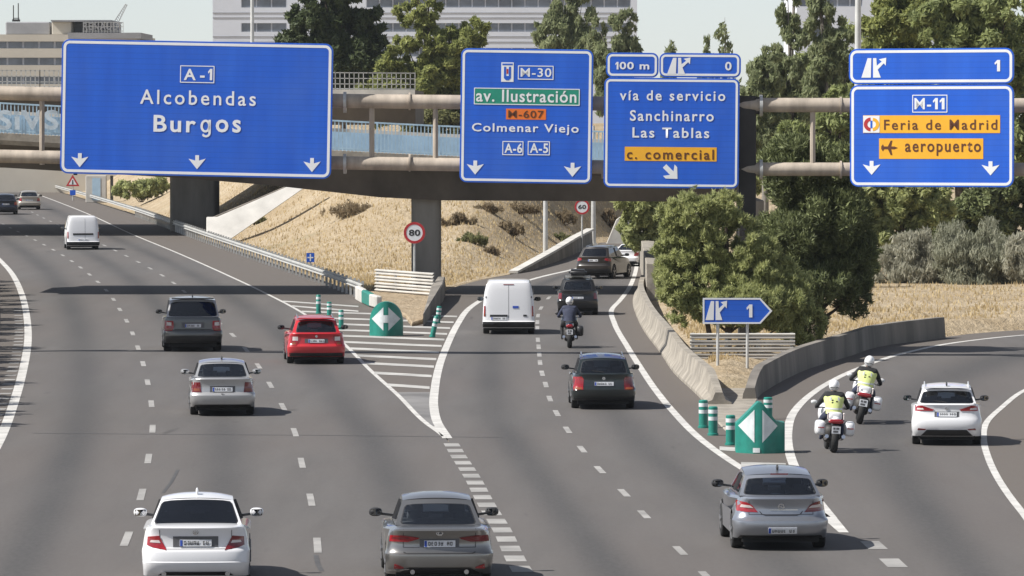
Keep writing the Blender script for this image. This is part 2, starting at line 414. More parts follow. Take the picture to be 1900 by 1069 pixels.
# ---- ground
def earth(name, tan, dry, green, gs=.25):
    m, N, L, b = nt(name)
    tc = N.new('ShaderNodeTexCoord').outputs['Object']
    a = noise(N, L, gs, 5, .65, tc); f = noise(N, L, 2.2, 6, .7, tc, (1.5, .6, 1.5)); g = noise(N, L, .09, 3, .5, tc); st = noise(N, L, 6, 4, .7, tc, (2, .5, .7))
    c = mixc(N, L, ramp(N, L, a, [(.35, 0.0), (.65, 1.0)]), tan, dry)
    c = mixc(N, L, ramp(N, L, f, [(.42, 0.0), (.75, .75)]), c, tuple(x*.55 for x in dry))
    c = mixc(N, L, ramp(N, L, st, [(.5, 0.0), (.8, .6)]), c, tuple(min(1, x*1.3) for x in tan))
    c = mixc(N, L, ramp(N, L, g, [(.62, 0.0), (.74, .6)]), c, green)
    L.new(c, b.inputs['Base Color']); b.inputs['Roughness'].default_value = .95; b.inputs['Specular IOR Level'].default_value = .1
    bp = N.new('ShaderNodeBump'); bp.inputs['Strength'].default_value = .8; bp.inputs['Distance'].default_value = .3
    L.new(f, bp.inputs['Height']); L.new(bp.outputs[0], b.inputs['Normal']); return m
M['earth'] = earth('dry_earth', (.45,.37,.26), (.35,.27,.17), (.17,.16,.08))
M['gravel'] = earth('gravel_earth', (.42,.34,.24), (.34,.26,.17), (.30,.24,.15), .8)
g = MB()
xs = [-900,-300,-120,-60,-30,0,30,60,120,300,900]; ysg = [20,60,120,200,300,400,500,650,900,1500,4000]
g.grid([[(x, y, -.05) for x in xs] for y in ysg]); tag(g.build('ground', M['earth'], fix=False), kind='structure')
rng = random.Random(5)
from mathutils import noise as mnoise
def sst(t): t = max(0.0, min(1.0, t)); return t*t*(3-2*t)
def terrain(name, Ys, fa, fb, nx, h, mt=None):
    rows = []
    for Y in Ys:
        a, b = fa(Y), fb(Y); r = []
        for k in range(nx + 1):
            x = a + (b - a) * k / nx
            r.append((x, Y, h(x, Y, a, b)))
        rows.append(r)
    return tag(MB().grid(rows).build(name, mt or M['earth'], smooth=180, fix=False), kind='structure')
def bump(x, y, s=.25, a=.35): return a * mnoise.noise((x*s, y*s*.5, 3.3)) + a*.4*mnoise.noise((x*s*3.1, y*s*1.2, 8.3))
# bank between the motorway and the slip road, under and beyond the overpass
def h_mid(x, Y, a, b):
    e = min((x - a) / 17.0, (b - x) / 7.0)
    return -.04 + (sst(e * 1.4) * (sst((Y - 236) / 120) * 5.4 + sst((Y-380)/40)*1.5) + max(0, bump(x, Y)) * sst(e*3) * 1.0)
def mid_r(Y): return RL(Y) - .3 if Y < YE else RL(YE) + (Y - YE) * .12
terrain('bank', Yrows(Yp(545), 425, 3), lambda Y: GR(Y) + .6, mid_r, 26, h_mid)
# bank to the right of the far motorway
def h_far(x, Y, a, b):
    return -.04 + sst((x - a - 1.0) / 10.0) * 4.6 * sst((Y - 395) / 40) + max(0, bump(x, Y)) * sst((x-a)/4)
terrain('hillside', Yrows(395, 620, 4), lambda Y: GR(Y) + .9, lambda Y: GR(Y) + 50, 24, h_far)
# sandy rise beyond the bend of the motorway
terrain('far_rise', Yrows(604, 760, 8), lambda Y: -95.0, lambda Y: -18.0, 20, lambda x, Y, a, b: -.1 + sst((Y - 604) / 50) * 2.6 * sst((b - x) / 12) + max(0, bump(x, Y)) * sst((Y-604)/20))
def hitmid(px, py):                            # where the bank is seen at a pixel of the photo
    d = ray(px, py); Y = 238.0
    while Y < 425:
        t = Y / d.y; x, z = d.x*t, CAMH + d.z*t; a, b = GR(Y) + .6, mid_r(Y)
        if a < x < b and z <= h_mid(x, Y, a, b): return Y, z
        Y += .5
    return 330.0, P(px, py, 330).z
# sandy island on the first gore
def isl(px, name, z=.14, mt='gravel'):
    pts = [G(x, y) for x, y in px]; n = len(pts)
    m = MB().add([(p.x, p.y, -.03) for p in pts] + [(p.x, p.y, z) for p in pts], [tuple(range(n, 2*n))] + [(i, (i+1) % n, n+(i+1) % n, n+i) for i in range(n)])
    return tag(m.build(name, M[mt], bevel=.05), kind='structure')
isl([(668,559),(690,540),(740,533),(812,545),(820,553),(806,570),(786,600),(764,606),(752,590),(720,572)], 'gore_island')
# wedge of ground between the two slip roads, and bank behind the right wall
def bankr(x, Y, a, b):
    e = (x - a)
    return -.09 + .36 * sst(e / 2 + .3) * sst((b - x) / 2.5) + sst((Y - 178) / 45) * .25 * sst(e / 5) * sst((b - x) / 3) + max(0, bump(x, Y, .4, .3)) * sst(e/3) * sst((b-x)/3)
terrain('wedge_bank', Yrows(Yp(748), 262, 2.0), lambda Y: B2(Y) + .55, lambda Y: (B3(Y) - .35) if Y < YR else B3(YR) + 2 + (Y - YR) * 2, 34, bankr)
isl([(1318,772),(1309,745),(1312,722),(1402,722),(1408,742),(1392,770),(1370,800),(1345,800)], 'paved_nose', .03, 'concrete')
# ---------------------------------------------------------------- painted markings
def ribbon(mb, f, Ya, Yb, w, z=.006, off=0.0, st=1.6):
    Ys = Yrows(Ya, Yb, st)
    pts = [Vector((f(Y) + off, Y)) for Y in Ys]; rows = []
    for i, p in enumerate(pts):
        d = (pts[min(i+1, len(pts)-1)] - pts[max(i-1, 0)]).normalized(); nrm = Vector((d.y, -d.x))
        rows.append([(p.x - nrm.x*w/2, p.y - nrm.y*w/2, z), (p.x + nrm.x*w/2, p.y + nrm.y*w/2, z)])
    mb.grid(rows)
mk = MB()
ribbon(mk, L0, NEAR, 330, .26)
ribbon(mk, E3, YN + .5, 590, .13)
ribbon(mk, E3b_, YN - .3, Yp(458), .24)
ribbon(mk, E5_, Yp(962), Yp(470), .20)
ribbon(mk, E6_, Yp(962), Yp(612), .22)
ribbon(mk, E7, NEAR, Yp(640), .16)
# filled tips of both gores
def tip(fa, fb, Ya, Yb):
    mk.grid([[(fa(Y), Y, .010), (fb(Y), Y, .010)] for Y in Yrows(Ya, Yb, 1.0)])
tip(E3, E3b_, YN, Yp(792)); tip(lambda Y: E5_(Y) - .1, lambda Y: E6_(Y) + .1, YN2 - .5, Yp(960))
tag(mk.build('edge_lines', M['white_road'], fix=False), kind='structure')
wf = MB(); wf.grid([[(E3(Y) + (E3b_(Y) - E3(Y))*k/5, Y, .005) for k in range(6)] for Y in Yrows(Yp(792), Yp(728), 1.5)])
M['white_faded'] = mat('road_paint_faded', (.18,.174,.168), .8, var=.35, scale=.5)
tag(wf.build('faded_gore_paint', M['white_faded'], fix=False), kind='structure')
hb = MB(); M['white_hatch'] = mat('hatch_paint', (.42,.41,.385), .75, var=.35, scale=.7)
def hatch(ya, yb, xa, xb, th):                # one diagonal stripe, from the left line to the right line
    a0, a1, b0, b1 = G(xa, ya), G(xa, ya + th), G(xb, yb), G(xb, yb + th)
    hb.add([(p.x, p.y, .008) for p in (a1, b1, b0, a0)], [(0,1,2,3)])
for y in [558,567,577,588,599,610,621,633,645,658,672,690,712]:
    xa = 950 + E3(Yp(y)) * S(Yp(y)) + 5
    yb = y + 10 - (y - 558) * .03
    xb = (950 + E3b_(Yp(yb)) * S(Yp(yb))) - 10
    if y < 575: xb = min(xb, 665)
    hatch(y, yb, xa, xb, 2.3 + (y - 555) * .017)
hatch(829, 831, 1335, 1366, 7); hatch(858, 860, 1375, 1458, 9)
tag(hb.build('hatch_lines', M['white_hatch'], fix=False), kind='structure')
dm = MB(); dw = MB()
def dash_period(mb, f, y0, per, ln, n, w):
    Y0 = Yp(y0)
    for k in range(-4, n):
        Yc = Y0 + per * k
        if Yc > NEAR + 3: ribbon(mb, f, Yc - ln/2, Yc + ln/2, w, .006, st=1.2)
dash_period(dw, D1, 1000, 11.45, 3.3, 45, .15)
dash_period(dw, D2, 1012, 11.45, 3.4, 45, .14)
for y in [1118,1069,1022,955,915,872,834,798,767,740,714,693,673,658,644,631,609,598,586,572,553,538,524,510]:
    Yc = Yp(y); Yn = Yp(y + 9) ; l = min(3.2, 1400 / max(1, (y-205)**1) )
    ribbon(dw, D4, Yc - l*.55, Yc + l*.55, .14, .006, st=1.0)
ys = 826.0
while ys < 1180:                              # short wide blocks of the exit lane line
    Yc = Yp(ys); ribbon(dm, lambda Y: E3(Y) + .02, Yc - .62, Yc + .62, .36, .006, st=.7); ys = 205 + 79000 / (79000 / (ys - 205) - 2.15)
for y in [1012, 1045]: ribbon(dm, EJ, Yp(y) - .9, Yp(y) + .9, .35, .006, off=.3)
# ladder marks beside the left edge line
for k in range(34):
    Yc = Yp(815) + k * 2.6
    dm.add([(L0(Yc) - .48, Yc - .35, .006), (L0(Yc) - .16, Yc - .35, .006), (L0(Yc) - .16, Yc + .35, .006), (L0(Yc) - .48, Yc + .35, .006)], [(0,1,2,3)])
tag(dm.build('block_marks', M['white_road_worn'], fix=False), kind='structure')
tag(dw.build('lane_dashes', M['white_road_worn'], fix=False), kind='structure')
# dark repair seams and cracks in the asphalt
M['tar'] = mat('tar_seam', (.07,.068,.067), .7, var=.3)
tr = MB()
def seam(px, w):
    pts = [G(x, y) for x, y in px]; rows = []
    for i, p in enumerate(pts):
        d = (pts[min(i+1, len(pts)-1)] - pts[max(i-1, 0)]); d.normalize(); n = Vector((d.y, -d.x, 0)) * w / 2
        rows.append([(p.x-n.x, p.y-n.y, .004), (p.x+n.x, p.y+n.y, .004)])
    tr.grid(rows)
seam([(62,804),(300,806),(600,808),(850,811),(930,812)], .12)
seam([(330,872),(318,895),(302,915)], .07); seam([(586,1030),(590,1048),(597,1060)], .09)
tag(tr.build('tar_seams', M['tar'], fix=False), kind='structure')
# ================================================================ writing
_deps = None
def text_mesh(txt, bold=.0, space=1.0):
    cu = bpy.data.curves.new('t', 'FONT'); cu.body = txt; cu.offset = bold; cu.space_character = space; cu.fill_mode = 'FRONT'
    cu.resolution_u = 3
    o = bpy.data.objects.new('t', cu); COL.objects.link(o)
    dg = bpy.context.evaluated_depsgraph_get(); dg.update()
    me = bpy.data.meshes.new_from_object(o.evaluated_get(dg))
    bpy.data.objects.remove(o); bpy.data.curves.remove(cu); return me
def lettering(txt, box, m, parent, y, bold=.018, space=1.1, name='lettering'):
    """box = (x0, z0, x1, z1) of the inked letters in the sign's own metres, standing at depth y facing -y"""
    me = text_mesh(txt, bold, space); n = len(me.vertices)
    co = np.empty(n*3, 'f'); me.vertices.foreach_get('co', co); co = co.reshape(-1, 3)
    lo, hi = co.min(0), co.max(0); sx = (box[2]-box[0]) / (hi[0]-lo[0]); sz = (box[3]-box[1]) / (hi[1]-lo[1])
    out = np.stack([box[0] + (co[:,0]-lo[0])*sx, np.full(n, y, 'f'), box[1] + (co[:,1]-lo[1])*sz], 1).astype('f')
    me.vertices.foreach_set('co', out.ravel()); me.materials.clear(); me.materials.append(m); me.name = name; me.update()
    for p in me.polygons: p.material_index = 0
    o = bpy.data.objects.new(name, me); COL.objects.link(o); o.parent = parent; return o
def rrect(x0, z0, x1, z1, r, n=6):
    pts = []
    for cx, cz, a0 in ((x1-r, z1-r, 0), (x0+r, z1-r, 90), (x0+r, z0+r, 180), (x1-r, z0+r, 270)):
        for k in range(n + 1):
            a = R(a0 + 90*k/n); pts.append((cx + r*math.cos(a), cz + r*math.sin(a)))
    return pts
# ================================================================ overhead signs
def gantryY(px): return 175.0 - (px - 100) / 1300.0 * 2.4
class Sign:
    def __init__(s, name, label, cat, px, py, Y, slope, yaw, group=None):
        s.cx, s.cy, s.s, s.sl = px, py, S(Y), slope
        s.root = thing(name, label, cat, P(px, py, Y), 0, group)
        s.root.rotation_euler = (0, math.atan(slope), yaw); s.k = 1 / math.cos(yaw)
    def xz(s, x, y): return ((x - s.cx) / s.s * s.k, -(y - s.cy - s.sl * (x - s.cx)) / s.s)
    def bx(s, b): x0, z1 = s.xz(b[0], b[1]); x1, z0 = s.xz(b[2], b[3]); m = (s.xz((b[0]+b[2])/2, b[1])[1]); n = s.xz((b[0]+b[2])/2, b[3])[1]; return (x0, n, x1, m)
    def panel(s, b, r=13, bw=5, edge=3, col='sign_blue', name='panel', ringc='sign_white', t=.07, y=0.0):
        x0, z0, x1, z1 = s.bx(b); k = 1/s.s
        m = MB().prism(rrect(x0, z0, x1, z1, r*k), y, y + t); p = m.build(name, M[col], s.root, bevel=.006)
        o = MB(); e = edge*k
        o.ring(rrect(x0+e, z0+e, x1-e, z1-e, max(.01, (r-edge)*k)), rrect(x0+e+bw*k, z0+e+bw*k, x1-e-bw*k, z1-e-bw*k, max(.005, (r-edge-bw)*k)), y - .006, y)
        o.build('border', M[ringc], p, fix=True); return p
    def plate(s, b, col, name='panel', parent=None, y=-.008, frame=None, fw=1.6):
        x0, z0, x1, z1 = s.bx(b)
        p = MB().box(x0, x1, y, y + .006, z0, z1).build(name, M[col], parent or s.root)
        if frame:
            k = fw/s.s; MB().ring(rrect(x0, z0, x1, z1, .012, 2), rrect(x0+k, z0+k, x1-k, z1-k, .008, 2), y - .005, y).build('frame', M[frame], p)
        return p
    def text(s, t, b, col='sign_white', parent=None, y=-.013, bold=.022, space=1.1):
        return lettering(t, s.bx(b), M[col], parent or s.root, y, bold, space)
    def shape(s, polys, col, name, parent=None, y=-.010, t=.006):
        m = MB()
        for pl in polys: m.prism([s.xz(x, yy) for x, yy in pl], y, y + t)
        return m.build(name, M[col], parent or s.root)
    def arrow(s, x, y, parent=None, a=0, sc=1.0):
        pts = [(-3.5,-13),(3.5,-13),(3.5,-3),(16,-6.5),(0,13),(-16,-6.5),(-3.5,-3)]
        if a: pts = [(-4.5,-17),(4.5,-17),(4.5,2),(15,-6),(15,1),(0,17),(-15,1),(-15,-6),(-4.5,2)]
        c, q = math.cos(R(a)), math.sin(R(a))
        s.shape([[(x + sc*(u*c - v*q), y + sc*(u*q + v*c)) for u, v in pts]], 'sign_white', 'arrow', parent)
    def one(s, b, col='sign_white', parent=None, y=-.013):
        f = lambda u, v: (b[0] + u*(b[2]-b[0]), b[1] + v*(b[3]-b[1]))
        s.shape([[f(0,.26),f(.5,0),f(1,0),f(1,1),f(.45,1),f(.45,.26),f(.1,.42)]], col, 'numeral', parent, y, .004)
    def exit_icon(s, x0, y0, x1, y1, parent=None):
        f = lambda u, v: (x0 + u*(x1-x0), y0 + v*(y1-y0))
        polys = [[f(0,1),f(.25,.02),f(.40,.02),f(.38,1)], [f(.47,1),f(.47,.02),f(.60,.02),f(.62,.40),f(.82,.19),f(.70,.08),f(1,0),f(.98,.40),f(.90,.28),f(.66,.60),f(.78,1)]]
        s.shape(polys, 'sign_white', 'exit_symbol', parent)
# --- sign 1
s1 = Sign('overhead_sign', 'largest blue overhead sign, reading Alcobendas and Burgos', 'road sign', 364, 202, gantryY(364) - .55, .0195, R(-6))
p = s1.panel((111, 77, 617, 327), r=15)
q = s1.plate((333,122,397,154), 'sign_blue', 'route_shield', p, frame='sign_white'); s1.text('A -', (340,128,379,149), parent=q, space=1.0, y=-.016); s1.one((385,128,393,149), parent=q, y=-.016)
s1.text('Alcobendas', (259,168,475,195), parent=p, space=1.28, bold=.01); s1.text('Bur', (285,214,364,245.5), parent=p, space=1.2, bold=.02); s1.text('os', (401,222,448,246), parent=p, space=1.25, bold=.02)
oval = lambda cx, cy, rx, ry, n=24: [(cx + rx*math.cos(2*math.pi*k/n), cy + ry*math.sin(2*math.pi*k/n)) for k in range(n)]
A_, B_ = oval(382, 234, 9.4, 12), oval(382, 234, 5.0, 7.8)
g_ = s1.shape([[(387.6,222.4),(392,222.4),(392,246),(387.6,246)], [(392,246)] + [(383.2 + 8.8*math.cos(R(t_)), 246.5 + 8.6*math.sin(R(t_))) for t_ in (10,35,60,90,120,145)] + [(377.6,247.6)] + [(383.2 + 4.5*math.cos(R(t_)), 246.5 + 4.6*math.sin(R(t_))) for t_ in (120,90,60,35,10)] + [(387.6,246)]], 'sign_white', 'numeral', p, -.013, .004)
g_.name = 'letter'; MB().ring([s1.xz(*q_) for q_ in A_], [s1.xz(*q_) for q_ in B_], -.013, -.009).build('letter_bowl', M['sign_white'], g_)
for x, y in ((148,297.5),(367.5,301),(581.5,306)): s1.arrow(x, y, p)
# --- sign 2
s2 = Sign('overhead_sign', 'blue overhead sign with green av. Ilustración band, reading Colmenar Viejo', 'road sign', 976, 216, gantryY(976) - .55, .0135, R(-6))
p = s2.panel((854, 91, 1099, 340), r=13, bw=4.5)
q = s2.plate((929,116,952,152), 'sign_white', 'city_crest', p)
s2.shape([[(931,118),(950,118),(950,121),(931,121)], [(934,124),(938,124),(938,141),(943,141),(943,124),(947,124),(947,145),(943,149),(938,149),(934,145)]], 'sign_blue', 'emblem', q, -.014)
s2.shape([[(939,128),(942,128),(942,137),(939,137)]], 'sign_red', 'emblem_bar', q, -.014)
q = s2.plate((960,122,1026,148), 'sign_blue', 'route_shield', p, frame='sign_white'); s2.text('M-30', (965,126.5,1022,143), parent=q, y=-.016, bold=.01)
q = s2.plate((879,164,1075,195), 'sign_green', 'destination_band', p, frame='sign_white'); s2.text('av. Ilustración', (883,167,1069,190), parent=q, y=-.016, bold=.015)
q = s2.plate((939,202,1013,222), 'sign_red_orange', 'route_band', p); s2.text('M-607', (943,205,1009,219), 'sign_brown', q, -.016, .012)
s2.text('Colmenar Viejo', (876,229.5,1074,250), parent=p, space=1.15, bold=.015)
q = s2.plate((933,262,972,288), 'sign_blue', 'route_shield', p, frame='sign_white'); s2.text('A-6', (937,266,970,284), parent=q, y=-.016)
q = s2.plate((980,262,1021,288), 'sign_blue', 'route_shield', p, frame='sign_white'); s2.text('A-5', (984,266,1018,284), parent=q, y=-.016)
s2.arrow(883, 311, p); s2.arrow(1063.5, 315, p)
# --- sign 3
s3 = Sign('overhead_sign', 'blue overhead sign with orange c. comercial band, reading Sanchinarro and Las Tablas', 'road sign', 1246, 222, gantryY(1246) - .55, .008, R(-6))
a = s3.panel((1124,98,1221,144), r=12, bw=4, edge=3, name='distance_panel'); b = s3.panel((1222.5,99,1373,144), r=12, bw=4, edge=3, name='exit_panel')
p = s3.panel((1121,145,1371,349), r=12, bw=4)
s3.one((1141,115,1147,129), parent=a); s3.text('00 m', (1149,115,1204,129), parent=a); s3.exit_icon(1237,107,1280,138, b); s3.text('0', (1344,115,1356,131), parent=b)
s3.text('vía de servicio', (1150,168,1345,187), parent=p, space=1.25, bold=.015); s3.text('Sanchinarro', (1169,205,1324,225), parent=p, space=1.2, bold=.015)
s3.text('Las Tablas', (1174,237,1316,256), parent=p, space=1.2, bold=.015)
q = s3.plate((1160,273,1330,299), 'sign_orange', 'destination_band', p); s3.text('c. comercial', (1164,277,1325,296), 'sign_brown', q, -.016, .015, 1.25)
s3.arrow(1246, 320, p, -45)
# --- sign 4
s4 = Sign('overhead_sign', 'brightest blue overhead sign, reading Feria de Madrid and aeropuerto', 'road sign', 1728, 219, gantryY(1728) - 1.3, -.002, R(-23))
a = s4.panel((1579,90,1875,156), r=16, bw=5, edge=3, name='exit_panel'); p = s4.panel((1581,157.5,1875,347), r=16, bw=5, edge=3)
s4.exit_icon(1602,107,1647,144, a); s4.one((1841,112,1851,133), parent=a)
q = s4.plate((1694,176,1757,209), 'sign_blue', 'route_shield', p, frame='sign_white'); s4.text('M-', (1698,182,1728,203), parent=q, y=-.016, bold=.012); s4.one((1731,182,1740,203), parent=q, y=-.016); s4.one((1743,182,1752,203), parent=q, y=-.016)
q = s4.plate((1605,214,1851,247), 'sign_orange', 'destination_band', p); s4.text('Feria de Madrid', (1643,222,1846,241), 'sign_brown', q, -.016, .012, 1.25)
w = s4.plate((1605.5,215,1635,246.5), 'sign_white', 'emblem', p, -.016)
def arc(cx, cy, ro, ri, a0, a1, n=10):
    return [(cx + ro*math.cos(R(a0+(a1-a0)*k/n)), cy - ro*math.sin(R(a0+(a1-a0)*k/n))) for k in range(n+1)] + [(cx + ri*math.cos(R(a1-(a1-a0)*k/n)), cy - ri*math.sin(R(a1-(a1-a0)*k/n))) for k in range(n+1)]
s4.shape([arc(1619.5,231,13,6.5,95,265)], 'sign_red', 'red_arc', w, -.022); s4.shape([arc(1622,231,12.5,6.5,85,-85)], 'sign_orange', 'orange_arc', w, -.022)
s4.shape([[(1618.5,224),(1622,224),(1622,238),(1618.5,238)]], 'sign_blue', 'letter_bar', w, -.022)
q = s4.plate((1634,257,1821,295), 'sign_orange', 'destination_band', p); s4.text('aeropuerto', (1681,263,1817,289), 'sign_brown', q, -.016, .015, 1.2)
pl = [(1638,272),(1641,268),(1643,272),(1650,272),(1655,261),(1658,261),(1656,272),(1662,272),(1668,274.5),(1662,277),(1656,277),(1658,288),(1655,288),(1650,277),(1643,277),(1641,281),(1638,277)]
s4.shape([pl], 'sign_brown', 'plane_symbol', q, -.015)
s4.arrow(1620.5, 312, p); s4.arrow(1834, 312, p)
# ================================================================ gantry carrying the signs
gt = thing('sign_gantry', 'long two-pipe steel gantry spanning the road and carrying the four blue signs', 'gantry', (0, 0, 0))
gp = lambda x, y, dy=0.0: P(x, y, gantryY(x) + dy)
for ya, yb, yc, r in ((173,189,196,.235), (291,304,315,.22)):
    for (xa, ta), (xb, tb) in (((-200, ya-5),(640, yb-1.5)), ((640, yb-1.5),(1385, yc-1)), ((1385, yc-1),(2150, yc))):
        A, B = gp(xa, ta), gp(xb, tb)
        MB().tube([A + (B-A)*k/6 for k in range(7)], r, 14).build('chord', M['rust_pipe'], gt, smooth=40)
for x in (-90, 78, 250, 430, 560, 690, 808, 930, 1060, 1180, 1300, 1508, 1660, 1800, 1960):
    MB().tube([gp(x, 186), gp(x, 306)], .085, 8).build('upright', M['rust_pipe'], gt, smooth=40)
for x in (-60, 205, 500, 760, 905, 1118, 1560, 1862):
    for y in (188, 302) if x < 1000 else (196, 315):
        c = gp(x, y + (-9 if x < 300 else 0)); MB().lathe([(-.03, .285), (.03, .285)], c, 'x', 16).build('flange', M['rust_pipe'], gt, smooth=30)
for x in (640, 1412):
    for y, w in ((190 if x < 1000 else 196, .34), (304 if x < 1000 else 315, .32)):
        c = gp(x, y); MB().lathe([(-.05, w), (.05, w)], c, 'x', 16).build('flange', M['galv'], gt, smooth=30)
c = gp(1386, 300, .1); sc_ = S(c.y)
MB().box(c.x-.28, c.x+.28, c.y-.3, c.y+.3, 0, P(1386,178,c.y).z).build('column', M['dark_steel'], gt, bevel=.03)
MB().box(c.x-.45, c.x+.5, c.y-.26, c.y+.26, P(1386,212,c.y).z, P(1386,178,c.y).z - .03).build('bracket', M['dark_steel'], gt, bevel=.03)
c = gp(2160, 300); MB().box(c.x-.3, c.x+.3, c.y-.3, c.y+.3, 0, P(2160,178,c.y).z).build('column', M['dark_steel'], gt, bevel=.03)
c = gp(-230, 300); MB().box(c.x-.3, c.x+.3, c.y-.3, c.y+.3, 0, P(-230,165,c.y).z).build('column', M['dark_steel'], gt, bevel=.03)
for (sx, yy) in ((140,0),(365,0),(590,0),(880,0),(1075,0),(1150,0),(1345,0)):
    A, B = gp(sx, 120 if sx < 640 else 125, -.32), gp(sx, 325, -.32); MB().bar(A, B, .12, .1).build('sign_bracket', M['dark_steel'], gt)
for sx in (1640, 1820):
    dy = -1.3 + .32 - (sx - 1728) / S(172) * .42
    for yy in (197, 315):
        A = gp(sx, yy); B = A + Vector((0, dy, 0)); MB().bar(A, B, .1, .1).build('sign_bracket', M['dark_steel'], gt)
# ================================================================ near overpass
NB0, NB1 = 230.0, 241.5                      # front and back edge of its deck
br = thing('overpass', 'concrete road overpass with pale blue railing passing behind the blue signs', 'bridge', (0, 0, 0))
XS = [-160, 0, 150, 350, 500, 600, 700, 815, 1000, 1215, 1395]
topf = lambda x: 247 + (x) * .0525 if x < 800 else 289 + (x-800)*.035    # top of the fascia where the railing stands
botf = lambda x: float(np.interp(x, [-160,0,330,500,700,815,1215,2050], [308,312,331,345,367,373,375,378]))
def prof(x):
    Y0 = NB0; a = P(x, topf(x), Y0); f = P(x, topf(x) + 13, Y0); b = P(x, botf(x), Y0 + 1.0); X = a.x; o = P(x, topf(x) + 17, Y0)
    return [(X, Y0, a.z), (X, Y0, f.z), (X, Y0 + .12, o.z - .1), (X, Y0 + 1.6, o.z - .25), (X, Y0 + 2.4, b.z), (X, NB1 - 2.4, b.z), (X, NB1 - 1.6, o.z - .25), (X, NB1, f.z), (X, NB1, a.z)]
rows = [prof(x) for x in XS]
m = MB()
m.grid([r[2:8] for r in rows], 1); m.grid([[r[0], r[1], r[2]] for r in rows], 0); m.grid([[r[7], r[8]] for r in rows], 0)
m.grid([[r[8], r[0]] for r in rows], 0)
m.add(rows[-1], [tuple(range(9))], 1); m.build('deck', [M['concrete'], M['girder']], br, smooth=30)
xa = P(1385, 300, NB0).x; MB().box(xa, xa + .8, NB0 + 1, NB1 - 1, -.1, P(0, 372, NB0).z).build('abutment', M['concrete_dark'], br, bevel=.05)
for i in range(len(XS) - 1):                 # railing: one bay between two posts at a time
    xa, xb = XS[i], XS[i+1]; n = max(1, int((xb-xa)/110))
    for j in range(n):
        u0, u1 = xa + (xb-xa)*j/n, xa + (xb-xa)*(j+1)/n
        A, B = P(u0, topf(u0), NB0 + .15), P(u1, topf(u1), NB0 + .15)
        hgt = 1.28; up = Vector((0,0,1)); m = MB()
        m.bar(A + up*hgt, B + up*hgt, .07, .07); m.bar(A + up*.12, B + up*.12, .05, .05)
        nb = max(2, int((B-A).length / .155))
        for k in range(nb + 1):
            q = A + (B-A)*k/nb; w = .08 if k == 0 else .045
            m.bar(q, q + up*hgt, w, w)
        m.build('railing', M['railing_blue'], br)
        A2, B2_ = A + Vector((0, .35, 0)), B + Vector((0, .35, 0))
        MB().bar(A2 + up*.42, B2_ + up*.42, .05, .78).build('parapet', M['rail_panel'], br)
        A3, B3_ = P(u0, topf(u0), NB0) , P(u1, topf(u1), NB0)
        A3.y = B3_.y = NB1 - .2; MB().bar(A3 + up*.45, B3_ + up*.45, .2, .9).build('parapet', M['concrete_pale'], br)
# lettering sprayed on the left railing
gA = P(4, 217, NB0 + .05)
M['spray'] = mat('spray_paint', (.50,.58,.64), .7, var=.3)
def spray(t, b):
    k = 1 / S(NB0); lettering(t, (P(b[0],0,NB0).x, P(0,b[3],NB0).z, P(b[2],0,NB0).x, P(0,b[1],NB0).z), M['spray'], br, NB0 + .06, .03, 1.1, 'sprayed_letters')
spray('SiVS', (-6, 204, 108, 241))
# pillars of the overpass
A, B = P(763, 545, NB0 + 3), P(817, 545, NB0 + 3)
def pillar(xa, xb, Y, ytop, dep, label, name='bridge_pillar', m='pillar'):
    xa, xb = P(xa, 400, Y).x, P(xb, 400, Y).x; zt = P(0, ytop, Y).z
    pts = rrect(xa, 0, xb, dep, min(.25, (xb-xa)*.2), 4)
    o = MB().add([(x, Y + z, -.1) for x, z in pts] + [(x, Y + z, zt) for x, z in pts], [tuple(range(len(pts))), tuple(range(2*len(pts)-1, len(pts)-1, -1))] + [(i, (i+1) % len(pts), len(pts)+(i+1) % len(pts), len(pts)+i) for i in range(len(pts))])
    return tag(o.build(name, M[m], smooth=30), label, 'pillar')
pillar(763, 817, NB0 + 3, 368, 3.2, 'grey concrete pillar behind the round 80 sign, holding up the overpass')
# ================================================================ far overpass
FB0, FB1 = 338.0, 372.0
fb = thing('overpass', 'second, higher overpass far behind, with a fine mesh fence on its edge', 'bridge', (0, 0, 0))
XS2 = [-400, 0, 300, 500, 640, 770]
tp = lambda x: 162 + max(0, x) * .0065
rows = []
for x in XS2:
    X = P(x, 200, FB0).x; z = lambda y: P(0, y, FB0).z
    t = tp(x); rows.append([(X, FB0, z(t)), (X, FB0, z(t + 21)), (X, FB0 + .8, z(t + 24)), (X, FB0 + 1.5, z(232)), (X, FB1, z(232)), (X, FB1, z(t))])
m = MB(); m.grid([r[2:6] for r in rows], 1); m.grid([r[0:3] for r in rows], 0); m.grid([[r[5], r[0]] for r in rows], 0)
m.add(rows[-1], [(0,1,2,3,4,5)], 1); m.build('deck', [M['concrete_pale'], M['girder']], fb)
for i in range(10):
    u0, u1 = -100 + i*87, -100 + (i+1)*87
    m = MB(); A, B = P(u0, tp(u0), FB0+.2), P(u1, tp(u1), FB0+.2); up = Vector((0,0,1))
    for hh in (.05, .35, .7, 1.05): m.bar(A + up*hh, B + up*hh, .05, .05)
    for k in range(11): q = A + (B-A)*k/10; m.bar(q, q + up*1.1, .05, .05)
    m.build('fence', M['galv'], fb)
pillar(315, 400, 352, 236, 5.0, 'wide dark pillar of the far overpass beside the left guardrail')
